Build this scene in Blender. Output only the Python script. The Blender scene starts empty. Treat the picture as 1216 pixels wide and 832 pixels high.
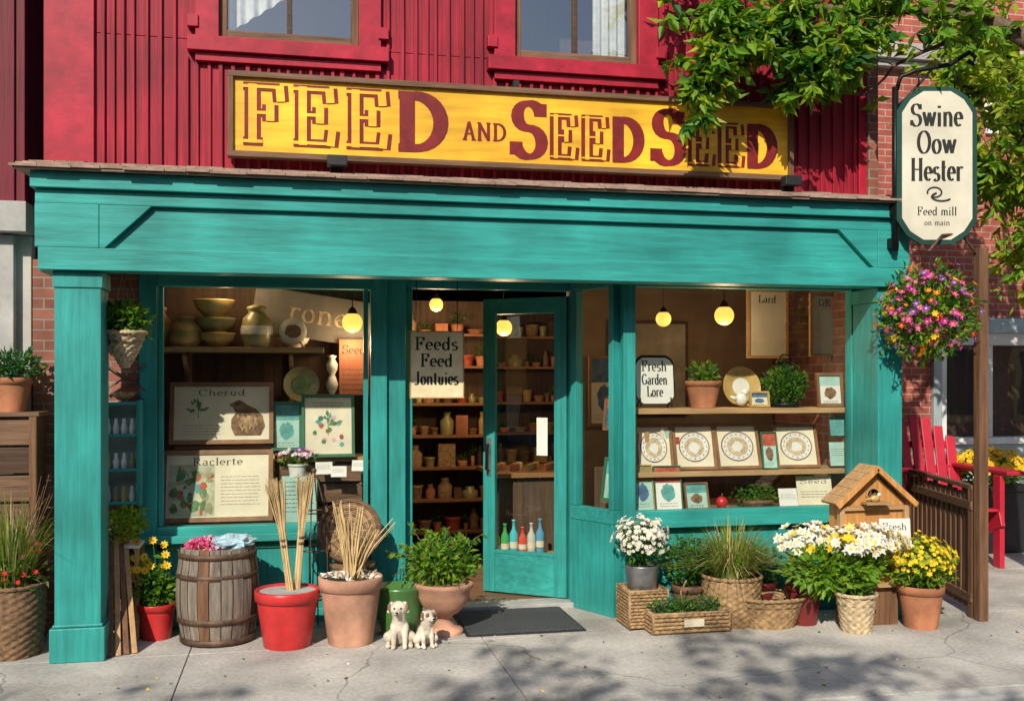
import bpy, math, random
from math import sin, cos, pi, radians
from mathutils import Matrix, Vector, noise as mnoise
random.seed(7)
R=random.random
def U(a,b): return a+(b-a)*random.random()
scene=bpy.context.scene

# ------------------------------------------------------------------ materials
def newmat(name):
    m=bpy.data.materials.new(name); m.use_nodes=True
    nt=m.node_tree; b=nt.nodes['Principled BSDF']; return m,nt,b
def mat(name,col,rough=.6,var=.15,scale=6,bump=.15,stretch=(1,1,1),metal=0,spec=.35,blotch=.12,bdist=.01,det=4):
    m,nt,b=newmat(name); N=nt.nodes; L=nt.links
    tc=N.new('ShaderNodeTexCoord'); mp=N.new('ShaderNodeMapping'); mp.inputs['Scale'].default_value=stretch
    L.new(tc.outputs['Object'],mp.inputs['Vector'])
    n1=N.new('ShaderNodeTexNoise'); n1.inputs['Scale'].default_value=scale; n1.inputs['Detail'].default_value=det; n1.inputs['Roughness'].default_value=.65
    L.new(mp.outputs[0],n1.inputs['Vector'])
    n2=N.new('ShaderNodeTexNoise'); n2.inputs['Scale'].default_value=1.7; n2.inputs['Detail'].default_value=3
    L.new(tc.outputs['Object'],n2.inputs['Vector'])
    r=N.new('ShaderNodeMapRange'); r.inputs[1].default_value=.3; r.inputs[2].default_value=.7; r.inputs[3].default_value=1-var*1.4; r.inputs[4].default_value=1+var
    L.new(n1.outputs[0],r.inputs[0])
    r2=N.new('ShaderNodeMapRange'); r2.inputs[1].default_value=.3; r2.inputs[2].default_value=.7; r2.inputs[3].default_value=1-blotch*1.4; r2.inputs[4].default_value=1+blotch*.7
    L.new(n2.outputs[0],r2.inputs[0])
    mu=N.new('ShaderNodeMath'); mu.operation='MULTIPLY'; L.new(r.outputs[0],mu.inputs[0]); L.new(r2.outputs[0],mu.inputs[1])
    vm=N.new('ShaderNodeVectorMath'); vm.operation='SCALE'; vm.inputs[0].default_value=col[:3]
    L.new(mu.outputs[0],vm.inputs['Scale']); L.new(vm.outputs[0],b.inputs['Base Color'])
    b.inputs['Roughness'].default_value=rough
    b.inputs['Metallic'].default_value=metal; b.inputs['Specular IOR Level'].default_value=spec
    if bump:
        bp=N.new('ShaderNodeBump'); bp.inputs['Strength'].default_value=bump; bp.inputs['Distance'].default_value=bdist
        L.new(n1.outputs[0],bp.inputs['Height']); L.new(bp.outputs[0],b.inputs['Normal'])
    return m
def leafmat(name,col,tr=.45):
    m,nt,b=newmat(name); N=nt.nodes; L=nt.links
    out=N['Material Output']
    b.inputs['Base Color'].default_value=(*col,1); b.inputs['Roughness'].default_value=.5; b.inputs['Specular IOR Level'].default_value=.3
    t=N.new('ShaderNodeBsdfTranslucent'); k=(1.5,1.35,.5) if col[1]>col[0] else (1,1,1); t.inputs[0].default_value=(min(1,col[0]*k[0]),min(1,col[1]*k[1]),col[2]*k[2],1)
    mx=N.new('ShaderNodeMixShader'); mx.inputs[0].default_value=tr; L.new(b.outputs[0],mx.inputs[1]); L.new(t.outputs[0],mx.inputs[2]); L.new(mx.outputs[0],out.inputs[0])
    return m
def glassmat(name,base=.05,tint=(.95,.98,.97),k=1.0):
    m,nt,b=newmat(name); N=nt.nodes; L=nt.links; N.remove(b)
    tr=N.new('ShaderNodeBsdfTransparent'); tr.inputs[0].default_value=(*tint,1)
    gl=N.new('ShaderNodeBsdfGlossy'); gl.inputs['Roughness'].default_value=.01
    ge=N.new('ShaderNodeNewGeometry'); dt=N.new('ShaderNodeVectorMath'); dt.operation='DOT_PRODUCT'; L.new(ge.outputs['Normal'],dt.inputs[0]); L.new(ge.outputs['Incoming'],dt.inputs[1])
    ab=N.new('ShaderNodeMath'); ab.operation='ABSOLUTE'; L.new(dt.outputs['Value'],ab.inputs[0])
    om=N.new('ShaderNodeMath'); om.operation='SUBTRACT'; om.inputs[0].default_value=1; L.new(ab.outputs[0],om.inputs[1])
    pw=N.new('ShaderNodeMath'); pw.operation='POWER'; pw.inputs[1].default_value=5; L.new(om.outputs[0],pw.inputs[0])
    tc=N.new('ShaderNodeTexCoord'); n=N.new('ShaderNodeTexNoise'); n.inputs['Scale'].default_value=1.6; n.inputs['Detail'].default_value=1; L.new(tc.outputs['Object'],n.inputs['Vector'])
    bp=N.new('ShaderNodeBump'); bp.inputs['Strength'].default_value=.15; bp.inputs['Distance'].default_value=.02; L.new(n.outputs[0],bp.inputs['Height']); L.new(bp.outputs[0],gl.inputs['Normal'])
    ma=N.new('ShaderNodeMath'); ma.operation='MULTIPLY_ADD'; ma.inputs[1].default_value=k*.9; ma.inputs[2].default_value=base+.04; L.new(pw.outputs[0],ma.inputs[0])
    mx=N.new('ShaderNodeMixShader'); L.new(ma.outputs[0],mx.inputs[0]); L.new(tr.outputs[0],mx.inputs[1]); L.new(gl.outputs[0],mx.inputs[2]); L.new(mx.outputs[0],N['Material Output'].inputs[0])
    return m
def brickmat(name,c1,c2,mortar,sx=.21,sy=.07):
    m,nt,b=newmat(name); N=nt.nodes; L=nt.links
    tc=N.new('ShaderNodeTexCoord'); sp=N.new('ShaderNodeSeparateXYZ'); L.new(tc.outputs['Object'],sp.inputs[0])
    ad=N.new('ShaderNodeMath'); ad.operation='ADD'; L.new(sp.outputs[0],ad.inputs[0]); L.new(sp.outputs[1],ad.inputs[1])
    cb=N.new('ShaderNodeCombineXYZ'); L.new(ad.outputs[0],cb.inputs[0]); L.new(sp.outputs[2],cb.inputs[1])
    br=N.new('ShaderNodeTexBrick'); L.new(cb.outputs[0],br.inputs['Vector'])
    br.inputs['Color1'].default_value=(*c1,1); br.inputs['Color2'].default_value=(*c2,1); br.inputs['Mortar'].default_value=(*mortar,1)
    br.inputs['Scale'].default_value=1; br.inputs['Brick Width'].default_value=sx; br.inputs['Row Height'].default_value=sy; br.inputs['Mortar Size'].default_value=.006; br.inputs['Mortar Smooth'].default_value=.3
    n=N.new('ShaderNodeTexNoise'); n.inputs['Scale'].default_value=5; n.inputs['Detail'].default_value=5; L.new(tc.outputs['Object'],n.inputs['Vector'])
    r=N.new('ShaderNodeMapRange'); r.inputs[1].default_value=.3; r.inputs[2].default_value=.7; r.inputs[3].default_value=.65; r.inputs[4].default_value=1.25; L.new(n.outputs[0],r.inputs[0])
    vm=N.new('ShaderNodeVectorMath'); vm.operation='SCALE'; L.new(br.outputs['Color'],vm.inputs[0]); L.new(r.outputs[0],vm.inputs['Scale']); L.new(vm.outputs[0],b.inputs['Base Color'])
    b.inputs['Roughness'].default_value=.85
    bp=N.new('ShaderNodeBump'); bp.inputs['Strength'].default_value=.5; bp.inputs['Distance'].default_value=.008; bp.invert=True; L.new(br.outputs['Fac'],bp.inputs['Height']); L.new(bp.outputs[0],b.inputs['Normal'])
    return m
def emis(name,col,s):
    m,nt,b=newmat(name); b.inputs['Base Color'].default_value=(*col,1); b.inputs['Emission Color'].default_value=(*col,1); b.inputs['Emission Strength'].default_value=s; return m

V=(7,7,.5); H=(.5,7,7)
TEAL=mat('teal_paint',(.03,.34,.31),.5,.10,5,.35,(1,1,1),blotch=.14,bdist=.004)
TEALV=mat('teal_paint_board_vertical',(.03,.305,.28),.5,.18,4,.6,V,blotch=.24,bdist=.005)
TEALH=mat('teal_paint_board',(.034,.335,.305),.5,.18,4,.6,H,blotch=.24,bdist=.005)
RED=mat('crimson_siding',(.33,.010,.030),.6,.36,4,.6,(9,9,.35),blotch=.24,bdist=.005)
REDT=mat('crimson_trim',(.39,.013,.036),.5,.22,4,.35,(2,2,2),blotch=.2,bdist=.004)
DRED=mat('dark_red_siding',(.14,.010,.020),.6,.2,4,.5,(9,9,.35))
YEL=mat('yellow_sign_paint',(.88,.48,.03),.5,.16,3,.3,(.7,7,7),blotch=.28,bdist=.003)
MAR=mat('maroon_letter_paint',(.20,.014,.016),.5,.25,8,.1)
BRN=mat('weathered_brown_wood',(.17,.095,.055),.7,.35,5,.6,H)
BRNV=mat('weathered_brown_wood_v',(.17,.085,.045),.7,.35,5,.6,V)
FRM=mat('walnut_picture_frame',(.24,.12,.055),.5,.25,6,.2)
DBR=mat('dark_brown_wood',(.07,.036,.02),.6,.3,5,.4,H)
SHW=mat('warm_shelf_wood',(.28,.14,.06),.6,.25,4,.35,H)
ROOF=mat('weathered_shingle',(.34,.23,.18),.85,.3,9,.6,(1,3,1))
TAN=mat('tan_wood',(.46,.28,.13),.6,.22,4,.35,H)
TANV=mat('tan_wood_v',(.46,.28,.13),.6,.22,4,.35,V)
ORW=mat('orange_pine',(.60,.29,.09),.6,.25,4,.4,V)
GREYW=mat('grey_barrel_wood',(.23,.19,.155),.7,.4,5,.7,V)
IRON=mat('black_iron',(.02,.022,.022),.45,.2,20,.2,metal=.6)
STEEL=mat('galvanised_steel',(.35,.36,.36),.4,.25,9,.15,metal=.85)
RUST=mat('rusty_hoop',(.13,.08,.055),.6,.4,14,.3,metal=.4)
TC=mat('terracotta',(.50,.20,.10),.8,.25,5,.15,blotch=.35)
TCP=mat('pale_terracotta',(.56,.30,.20),.8,.25,5,.15,blotch=.35)
REDP=mat('red_glaze',(.56,.03,.03),.35,.18,6,.05,spec=.5)
GRNP=mat('green_glaze',(.07,.19,.05),.3,.2,6,.1,spec=.6)
MARP=mat('maroon_pot',(.18,.025,.025),.4,.15,6,.1)
WICK=mat('wicker',(.38,.24,.12),.75,.4,30,.4)
WICKD=mat('dark_wicker',(.22,.13,.07),.75,.4,30,.4)
WICKP=mat('pale_wicker',(.55,.42,.26),.75,.35,30,.4)
SOIL=mat('soil',(.04,.028,.018),.95,.4,40,1)
PAPER=mat('cream_paper',(.74,.66,.49),.7,.10,3,.03,blotch=.14)
WPAPER=mat('white_paper',(.74,.72,.66),.7,.05,3,.03)
INK=mat('black_ink',(.02,.02,.018),.6,.1,3,0)
SEPIA=mat('sepia_ink',(.16,.11,.07),.7,.1,3,0)
CREAM=mat('cream_sign_paint',(.66,.62,.50),.5,.08,3,.08,blotch=.16)
DKGREEN=mat('dark_green_paint',(.012,.06,.045),.45,.15,5,.1)
GREYC=mat('grey_concrete',(.40,.39,.38),.85,.14,7,.3)
PALE=mat('pale_render_wall',(.46,.44,.41),.85,.1,4,.2)
WHITE=mat('white_trim_paint',(.74,.75,.74),.5,.07,4,.1)
BLUEG=mat('blue_grey_panel',(.38,.46,.49),.55,.1,4,.15)
INT=mat('interior_plaster',(.21,.145,.09),.8,.2,2,.1)
INTD=mat('interior_dark_board',(.095,.058,.036),.7,.3,4,.3,V)
FLOOR=mat('interior_floorboard',(.2,.11,.06),.5,.3,4,.3,H)
STRAW=mat('straw',(.64,.46,.23),.7,.3,14,.3,(3,3,.5))
RUBBER=mat('door_mat_fibre',(.065,.07,.078),.95,.35,60,1)
CER=mat('ochre_ceramic',(.52,.34,.11),.35,.3,6,.1,spec=.6)
CERG=mat('olive_ceramic',(.30,.27,.11),.35,.3,6,.1,spec=.6)
CERW=mat('white_ceramic',(.72,.70,.64),.35,.1,6,.05,spec=.6)
BLK=mat('black_plastic',(.02,.02,.022),.5,.2,8,.1)
CHR=mat('red_chair_paint',(.50,.02,.045),.45,.12,5,.2)
BRICK=brickmat('red_brick',(.42,.10,.065),(.32,.07,.05),(.40,.33,.29))
BRICKD=brickmat('old_brick',(.30,.11,.07),(.20,.065,.045),(.26,.22,.19))
GLASS=glassmat('window_glass',.03,k=1.0)
GLASSU=glassmat('upper_window_glass',.25,k=1.0)
L1=leafmat('leaf_mid',(.095,.23,.022)); L2=leafmat('leaf_dark',(.03,.12,.018)); L3=leafmat('leaf_light',(.22,.38,.03)); L4=leafmat('leaf_yellowgreen',(.38,.47,.04))
L5=leafmat('leaf_olive',(.17,.21,.06)); L6=leafmat('leaf_bluegreen',(.05,.16,.08)); L7=leafmat('leaf_fresh',(.14,.31,.03))
PW=leafmat('petal_white',(.80,.78,.72),.25); PY=leafmat('petal_yellow',(.85,.60,.03),.25); PP=leafmat('petal_pink',(.75,.10,.32),.25); PM=leafmat('petal_magenta',(.60,.03,.40),.25)
PO=leafmat('petal_orange',(.85,.22,.02),.25); PR=leafmat('petal_red',(.65,.03,.03),.25); PPU=leafmat('petal_purple',(.25,.06,.45),.25); PLP=leafmat('petal_palepink',(.80,.45,.55),.25)
BULB=emis('bulb_glow',(1.0,.56,.10),1.5)
BARK=mat('bark',(.15,.105,.07),.9,.4,9,1,(3,3,.6),bdist=.03)

# ------------------------------------------------------------------ mesh builder
def FACE(x,y,z,rz=0,tilt=0): return Matrix.Translation((x,y,z))@Matrix.Rotation(radians(rz),4,'Z')@Matrix.Rotation(radians(90-tilt),4,'X')
def T(x,y,z): return Matrix.Translation((x,y,z))
class MB:
    def __init__(s,name): s.name=name; s.v=[]; s.f=[]; s.mi=[]; s.sm=[]; s.mats=[]; s.M=Matrix.Identity(4)
    def ix(s,m):
        if m not in s.mats: s.mats.append(m)
        return s.mats.index(m)
    def add(s,vs,fs,m,smooth=False):
        o=len(s.v); i=s.ix(m); M=s.M
        s.v.extend([M@Vector(p) for p in vs])
        for f in fs: s.f.append([a+o for a in f]); s.mi.append(i); s.sm.append(smooth)
    def box(s,x0,x1,y0,y1,z0,z1,m):
        s.add([(x0,y0,z0),(x1,y0,z0),(x1,y1,z0),(x0,y1,z0),(x0,y0,z1),(x1,y0,z1),(x1,y1,z1),(x0,y1,z1)],
              [(0,3,2,1),(4,5,6,7),(0,1,5,4),(1,2,6,5),(2,3,7,6),(3,0,4,7)],m)
    def beam(s,a,b,w,h,m,up=(0,0,1)):
        a=Vector(a);b=Vector(b);d=(b-a);l=d.length;d.normalize();u=Vector(up)
        if abs(d.dot(u))>.98:u=Vector((0,1,0))
        r=d.cross(u).normalized();u=r.cross(d)
        P=[a+r*(i*w/2)+u*(j*h/2) for i,j in((-1,-1),(1,-1),(1,1),(-1,1))]+[b+r*(i*w/2)+u*(j*h/2) for i,j in((-1,-1),(1,-1),(1,1),(-1,1))]
        s.add(P,[(0,3,2,1),(4,5,6,7),(0,1,5,4),(1,2,6,5),(2,3,7,6),(3,0,4,7)],m)
    def lathe(s,prof,c,m,n=32,sx=1,sy=1,smooth=True,wob=0):
        vs=[];fs=[]
        for k,(r,z) in enumerate(prof):
            for i in range(n):
                a=2*pi*i/n; q=r*(1+wob*sin(3*a+k))
                vs.append((c[0]+q*cos(a)*sx,c[1]+q*sin(a)*sy,c[2]+z))
        for k in range(len(prof)-1):
            for i in range(n):
                j=(i+1)%n; fs.append((k*n+i,k*n+j,(k+1)*n+j,(k+1)*n+i))
        s.add(vs,fs,m,smooth)
        if prof[0][0]>1e-4: s.add(vs[:n],[tuple(range(n))[::-1]],m)
    def tube(s,pts,r,m,n=8,smooth=True,cap=True):
        pts=[Vector(p) for p in pts]; rs=r if isinstance(r,(list,tuple)) else [r]*len(pts)
        vs=[];fs=[];up=Vector((.13,.21,.97))
        for k,p in enumerate(pts):
            d=(pts[min(k+1,len(pts)-1)]-pts[max(k-1,0)]).normalized()
            a=d.cross(up)
            if a.length<.05:a=d.cross(Vector((1,0,0)))
            a.normalize();b=d.cross(a)
            for i in range(n): vs.append(p+(a*cos(2*pi*i/n)+b*sin(2*pi*i/n))*rs[k])
        for k in range(len(pts)-1):
            for i in range(n):
                j=(i+1)%n; fs.append((k*n+i,k*n+j,(k+1)*n+j,(k+1)*n+i))
        if cap: fs+= [tuple(range(n))[::-1],tuple(range((len(pts)-1)*n,len(pts)*n))]
        s.add(vs,fs,m,smooth)
    def sphere(s,c,r,m,n=16,k=10):
        if not isinstance(r,(list,tuple)): r=(r,r,r)
        prof=[(max(1e-5,sin(pi*i/k)),-cos(pi*i/k)) for i in range(k+1)]
        vs=[];fs=[]
        for q,z in prof:
            for i in range(n): vs.append((c[0]+q*cos(2*pi*i/n)*r[0],c[1]+q*sin(2*pi*i/n)*r[1],c[2]+z*r[2]))
        for a in range(k):
            for i in range(n):
                j=(i+1)%n; fs.append((a*n+i,a*n+j,(a+1)*n+j,(a+1)*n+i))
        s.add(vs,fs,m,True)
    def disc(s,c,rx,ry,z,m,n=24,a0=0,jit=0):
        vs=[(c[0]+rx*cos(2*pi*i/n+a0)*(1+jit*(R()-.5)),c[1]+ry*sin(2*pi*i/n+a0)*(1+jit*(R()-.5)),z) for i in range(n)]
        s.add(vs,[tuple(range(n))],m)
    def leaf(s,p,l,w,m,d=None,droop=.3):
        if d is None:
            d=Vector((R()-.5,R()-.5,R()-.5-droop))
        d=Vector(d).normalized(); q=Vector((R()-.5,R()-.5,R()-.5)); a=d.cross(q)
        if a.length<1e-3:return
        a.normalize(); n=a.cross(d); p=Vector(p)
        s.add([p,p+d*l*.45+a*w*.5+n*w*.18,p+d*l-n*l*.12,p+d*l*.45-a*w*.5+n*w*.18],[(0,1,2),(0,2,3)],m)
    def flower(s,p,nrm,r,pm,cm,k=7):
        nrm=Vector(nrm).normalized(); a=nrm.orthogonal().normalized(); b=nrm.cross(a); p=Vector(p); ph=R()*6
        vs=[p-nrm*r*.15]
        for i in range(2*k):
            an=ph+pi*i/k; q=r*(1 if i%2==0 else .62)
            vs.append(p+(a*cos(an)+b*sin(an))*q+nrm*r*(.25 if i%2==0 else .1)*U(.5,1.3))
        s.add(vs,[(0,1+i,1+(i+1)%(2*k)) for i in range(2*k)],pm)
        if cm: s.add([p+(a*cos(2*pi*i/6)+b*sin(2*pi*i/6))*r*.25+nrm*r*.12 for i in range(6)],[tuple(range(6))],cm)
    def build(s,parent=None,bevel=0,loc=None):
        me=bpy.data.meshes.new(s.name)
        if loc is None:
            xs=[v.x for v in s.v];ys=[v.y for v in s.v];zs=[v.z for v in s.v]
            loc=Vector(((min(xs)+max(xs))/2,(min(ys)+max(ys))/2,min(zs)))
        if parent is not None: loc=Vector((0,0,0))
        loc=Vector(loc)
        me.from_pydata([tuple(v-loc) for v in s.v],[],s.f)
        for m in s.mats: me.materials.append(m)
        me.polygons.foreach_set('material_index',s.mi); me.polygons.foreach_set('use_smooth',s.sm); me.update()
        o=bpy.data.objects.new(s.name,me); o.location=loc; scene.collection.objects.link(o)
        if parent: o.parent=parent
        if bevel:
            b=o.modifiers.new('bev','BEVEL'); b.width=bevel; b.segments=2; b.limit_method='ANGLE'; b.angle_limit=radians(50)
        return o
def empty(name,loc=(0,0,0)):
    e=bpy.data.objects.new(name,None); e.location=(0,0,0); scene.collection.objects.link(e); return e

# ------------------------------------------------------------------ broad-nib serif lettering
def A(cx,cy,rx,ry,a0,a1,n=14): return [(cx+rx*cos(radians(a0+(a1-a0)*i/n)),cy+ry*sin(radians(a0+(a1-a0)*i/n))) for i in range(n+1)]
def sf(x,y,w=.13): return [(x-w,y),(x+w,y)]
GL={
'S':(.66,[A(.33,.745,.24,.225,25,270)+A(.33,.265,.27,.255,90,-155),[(.57,.97),(.57,.74)],[(.06,.27),(.06,.04)]]),
'F':(.68,[[(.17,0),(.17,1)],[(.02,.96),(.6,.96)],[(.6,.99),(.62,.72)],[(.17,.52),(.45,.52)],[(.45,.66),(.45,.38)],[(.02,.03),(.33,.03)]]),
'E':(.74,[[(.17,0),(.17,1)],[(.02,.96),(.6,.96)],[(.6,.99),(.62,.74)],[(.17,.52),(.45,.52)],[(.45,.66),(.45,.38)],[(.02,.04),(.62,.04)],[(.62,0),(.65,.27)]]),
'D':(.86,[[(.17,0),(.17,1)],[(.02,.96),(.3,.96)]+A(.3,.5,.44,.46,90,-90)+[(.02,.04)]]),
'A':(.78,[[(.38,1),(.12,.02)],[(.38,1),(.66,.02)],[(.2,.35),(.56,.35)],sf(.12,.02),sf(.66,.02)]),
'N':(.84,[[(.14,0),(.14,.97)],[(.12,.98),(.68,.03)],[(.68,0),(.68,.97)],sf(.14,.02),sf(.68,.97),[(0,.97),(.16,.97)]]),
'O':(.8,[A(.4,.5,.33,.48,0,360,24)]),
'C':(.76,[A(.4,.5,.33,.48,40,320,20),[(.66,.95),(.66,.7)]]),
'R':(.8,[[(.17,0),(.17,1)],[(.02,.97),(.3,.97)]+A(.35,.74,.24,.23,90,-90)+[(.17,.5)],[(.38,.5),(.68,.02)],sf(.17,.02),sf(.70,.02,.1)]),
'H':(.84,[[(.16,0),(.16,1)],[(.66,0),(.66,1)],[(.16,.5),(.66,.5)],sf(.16,.02),sf(.66,.02),sf(.16,.97),sf(.66,.97)]),
'J':(.5,[[(.32,1),(.32,.2)]+A(.17,.2,.15,.2,0,-150),sf(.32,.97)]),
'G':(.8,[A(.4,.5,.33,.48,40,330,20),[(.68,.42),(.68,.08)],[(.52,.42),(.8,.42)]]),
'L':(.66,[[(.17,0),(.17,1)],[(.02,.03),(.6,.03)],[(.6,0),(.62,.28)],sf(.17,.97)]),
'a':(.52,[A(.22,.46,.16,.15,150,0,8)+[(.38,.05),(.46,.02)],A(.22,.18,.17,.17,60,360,14)]),
'c':(.48,[A(.25,.31,.2,.3,45,320)]),
'd':(.58,[A(.25,.31,.2,.3,0,360,18),[(.45,1),(.45,.02),(.54,.02)],[(.36,.97),(.47,.97)]]),
'e':(.5,[[(.06,.34),(.44,.34)]+A(.25,.32,.2,.29,0,310)]),
'g':(.54,[A(.24,.38,.19,.22,0,360,16),[(.44,.6),(.44,0)]+A(.24,-.05,.2,.22,0,-170)]),
'h':(.62,[[(.12,0),(.12,1)],A(.3,.36,.18,.25,150,0)+[(.48,0)],sf(.12,.02,.1),sf(.48,.02,.1),[(.02,.97),(.13,.97)]]),
'i':(.28,[[(.13,0),(.13,.6)],sf(.13,.02,.1),[(.03,.58),(.14,.58)],[(.13,.8),(.13,.9)]]),
'l':(.28,[[(.13,0),(.13,1)],sf(.13,.02,.1),[(.03,.97),(.14,.97)]]),
'n':(.62,[[(.12,0),(.12,.62)],A(.3,.36,.18,.25,150,0)+[(.48,0)],sf(.12,.02,.1),sf(.48,.02,.1),[(.02,.6),(.13,.6)]]),
'm':(.9,[[(.12,0),(.12,.62)],A(.28,.36,.16,.25,150,0)+[(.44,0)],A(.6,.36,.16,.25,150,0)+[(.76,0)],sf(.12,.02,.1),sf(.44,.02,.1),sf(.76,.02,.1)]),
'o':(.54,[A(.27,.31,.21,.3,0,360,20)]),
'r':(.42,[[(.12,0),(.12,.62)],A(.3,.4,.18,.2,160,50,8),sf(.12,.02,.1),[(.02,.6),(.13,.6)]]),
's':(.44,[A(.22,.46,.15,.14,30,270,10)+A(.22,.16,.17,.16,90,-150,10)]),
't':(.38,[[(.16,.88),(.16,.12)]+A(.27,.14,.11,.12,180,300,6),[(.03,.6),(.34,.6)]]),
'u':(.6,[[(.12,.6),(.12,.25)]+A(.28,.25,.16,.24,180,360),[(.44,.6),(.44,.02),(.53,.02)]]),
'w':(.8,[[(.06,.6),(.24,.02)],[(.24,.02),(.4,.6)],[(.4,.6),(.56,.02)],[(.56,.02),(.74,.6)],sf(.06,.6,.08),sf(.74,.6,.08)]),
"'":(.18,[[(.08,1),(.06,.78)]]),' ':(.32,[]),
}
def text(mb,s,M,h,mt,thick=.16,thin=.05,fit=None,gap=.08,dz=.0,heights=None,center=True,skip=''):
    ws=[(GL[c][0]+gap)*(heights[i] if heights else 1) for i,c in enumerate(s)]
    tot=sum(ws)*h; kx=(fit/tot) if fit else 1; x=-(tot*kx)/2 if center else 0
    old=mb.M; mb.M=old@M; cnt=0
    for i,c in enumerate(s):
        hh=h*(heights[i] if heights else 1)
        for st in ([] if c in skip else GL[c][1]):
            P=[Vector((x+p[0]*hh*kx,p[1]*hh,0)) for p in st]; vs=[]
            for k,p in enumerate(P):
                t=(P[min(k+1,len(P)-1)]-P[max(k-1,0)])
                if t.length<1e-7: t=Vector((1,0,0))
                t.normalize(); an=math.atan2(t.y,t.x)
                f=abs(sin(an-radians(8))); w=(thin+(thick-thin)*f**1.3)*h*(.75+.25*(heights[i] if heights else 1))
                n=Vector((-t.y,t.x,0))*w/2; z=dz+cnt*.00005
                vs+=[(p.x+n.x,p.y+n.y,z),(p.x-n.x,p.y-n.y,z)]
            fs=[(2*k,2*k+1,2*k+3,2*k+2) for k in range(len(P)-1)]
            mb.add(vs,fs,mt); cnt+=1
        x+=ws[i]*h*kx
    mb.M=old

# ------------------------------------------------------------------ ground
g=MB('ground'); g.box(-300,300,-300,300,-.6,-.2,mat('earth',(.12,.11,.08),.95,.2,3,.3)); g.build()
ASPH=mat('asphalt',(.055,.055,.057),.9,.3,45,.5)
g=MB('road'); g.box(-60,70,-9,-1.76,-.3,-.13,ASPH); g.box(-60,70,-5.45,-5.33,-.2,-.126,mat('road_paint',(.7,.6,.2),.7,.2,9,.1)); g.build()
def concmat():
    m=mat('sidewalk_concrete',(.49,.465,.43),.88,.16,34,.4,blotch=.30,bdist=.006,det=5); nt=m.node_tree; N=nt.nodes; L=nt.links
    b=N['Principled BSDF']; src=b.inputs['Base Color'].links[0].from_socket
    tc=N.new('ShaderNodeTexCoord'); n=N.new('ShaderNodeTexNoise'); n.inputs['Scale'].default_value=.9; n.inputs['Detail'].default_value=4; L.new(tc.outputs['Object'],n.inputs['Vector'])
    va=N.new('ShaderNodeVectorMath'); va.operation='ADD'; L.new(tc.outputs['Object'],va.inputs[0]); L.new(n.outputs['Color'],va.inputs[1])
    vo=N.new('ShaderNodeTexVoronoi'); vo.feature='DISTANCE_TO_EDGE'; vo.inputs['Scale'].default_value=.42; L.new(va.outputs[0],vo.inputs['Vector'])
    r=N.new('ShaderNodeMapRange'); r.inputs[1].default_value=.0; r.inputs[2].default_value=.004; r.inputs[3].default_value=.5; r.inputs[4].default_value=1; L.new(vo.outputs['Distance'],r.inputs[0])
    vo2=N.new('ShaderNodeTexVoronoi'); vo2.inputs['Scale'].default_value=7; L.new(tc.outputs['Object'],vo2.inputs['Vector'])
    r2=N.new('ShaderNodeMapRange'); r2.inputs[1].default_value=.05; r2.inputs[2].default_value=.12; r2.inputs[3].default_value=.8; r2.inputs[4].default_value=1; L.new(vo2.outputs['Distance'],r2.inputs[0])
    mu=N.new('ShaderNodeMath'); mu.operation='MULTIPLY'; L.new(r.outputs[0],mu.inputs[0]); L.new(r2.outputs[0],mu.inputs[1])
    sc=N.new('ShaderNodeVectorMath'); sc.operation='SCALE'; L.new(src,sc.inputs[0]); L.new(mu.outputs[0],sc.inputs['Scale']); L.new(sc.outputs[0],b.inputs['Base Color'])
    return m
CONC=concmat()
g=MB('sidewalk')
g.box(-40,60,-1.6,9,-.5,-.012,mat('joint_dirt',(.16,.15,.13),.95,.3,20,.3))
xx=-12.3
while xx<22:
    yy=-1.59
    for d in (1.62,1.45,1.6,1.6): 
        zz=U(-.001,.001); g.box(xx+.003,xx+1.847,yy+.003,yy+d-.003,-.05,zz,CONC); yy+=d
    xx+=1.85
g.build(bevel=.004)
KERB=mat('kerb_concrete',(.52,.51,.48),.85,.12,15,.3)
g=MB('kerb')
xx=-20
while xx<25: g.box(xx+.004,xx+2.4,-1.76,-1.605,-.4,.004,KERB); xx+=2.404
g.build(bevel=.015)
g=MB('sidewalk'); g.box(-40,60,-13,-9,-.4,0,CONC); g.build()

# ------------------------------------------------------------------ feed store building
ST=empty('feed_store_building')
def part(mb,bevel=.004): return mb.build(parent=ST,bevel=bevel)
WY=.5
p=MB('upper_wall')
p.box(-.28,5.62,WY,WY+.08,2.62,3.95,RED)
wx=[(.80,1.72),(2.81,3.72)]
p.box(-.28,.80,WY,WY+.08,3.952,5.5,RED); p.box(1.72,2.81,WY,WY+.08,3.952,5.5,RED); p.box(3.72,5.62,WY,WY+.08,3.952,5.5,RED)
p.box(-.28,5.62,WY,WY+.08,5.502,7.2,RED)
x=.06; i=0
while x<5.45:
    w=U(.020,.032); segs=[(3.0,7.15)]
    for a,b in ((.60,1.90),(2.66,3.88)):
        if a-.03<x<b+.0: segs=[(3.0,3.83),(5.6,7.15)]
    for z0,z1 in segs: p.box(x,x+w,WY-U(.018,.026),WY-.0005,z0,z1,RED)
    x+=w+U(.035,.07)
p.box(-.285,.02,WY-.03,WY-.001,3.0,7.2,REDT); p.box(5.48,5.625,WY-.03,WY-.001,3.0,7.2,REDT)
p.box(-.4,5.74,WY-.15,WY+.1,7.202,7.4,REDT)
part(p)
p=MB('upper_window_casing')
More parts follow.
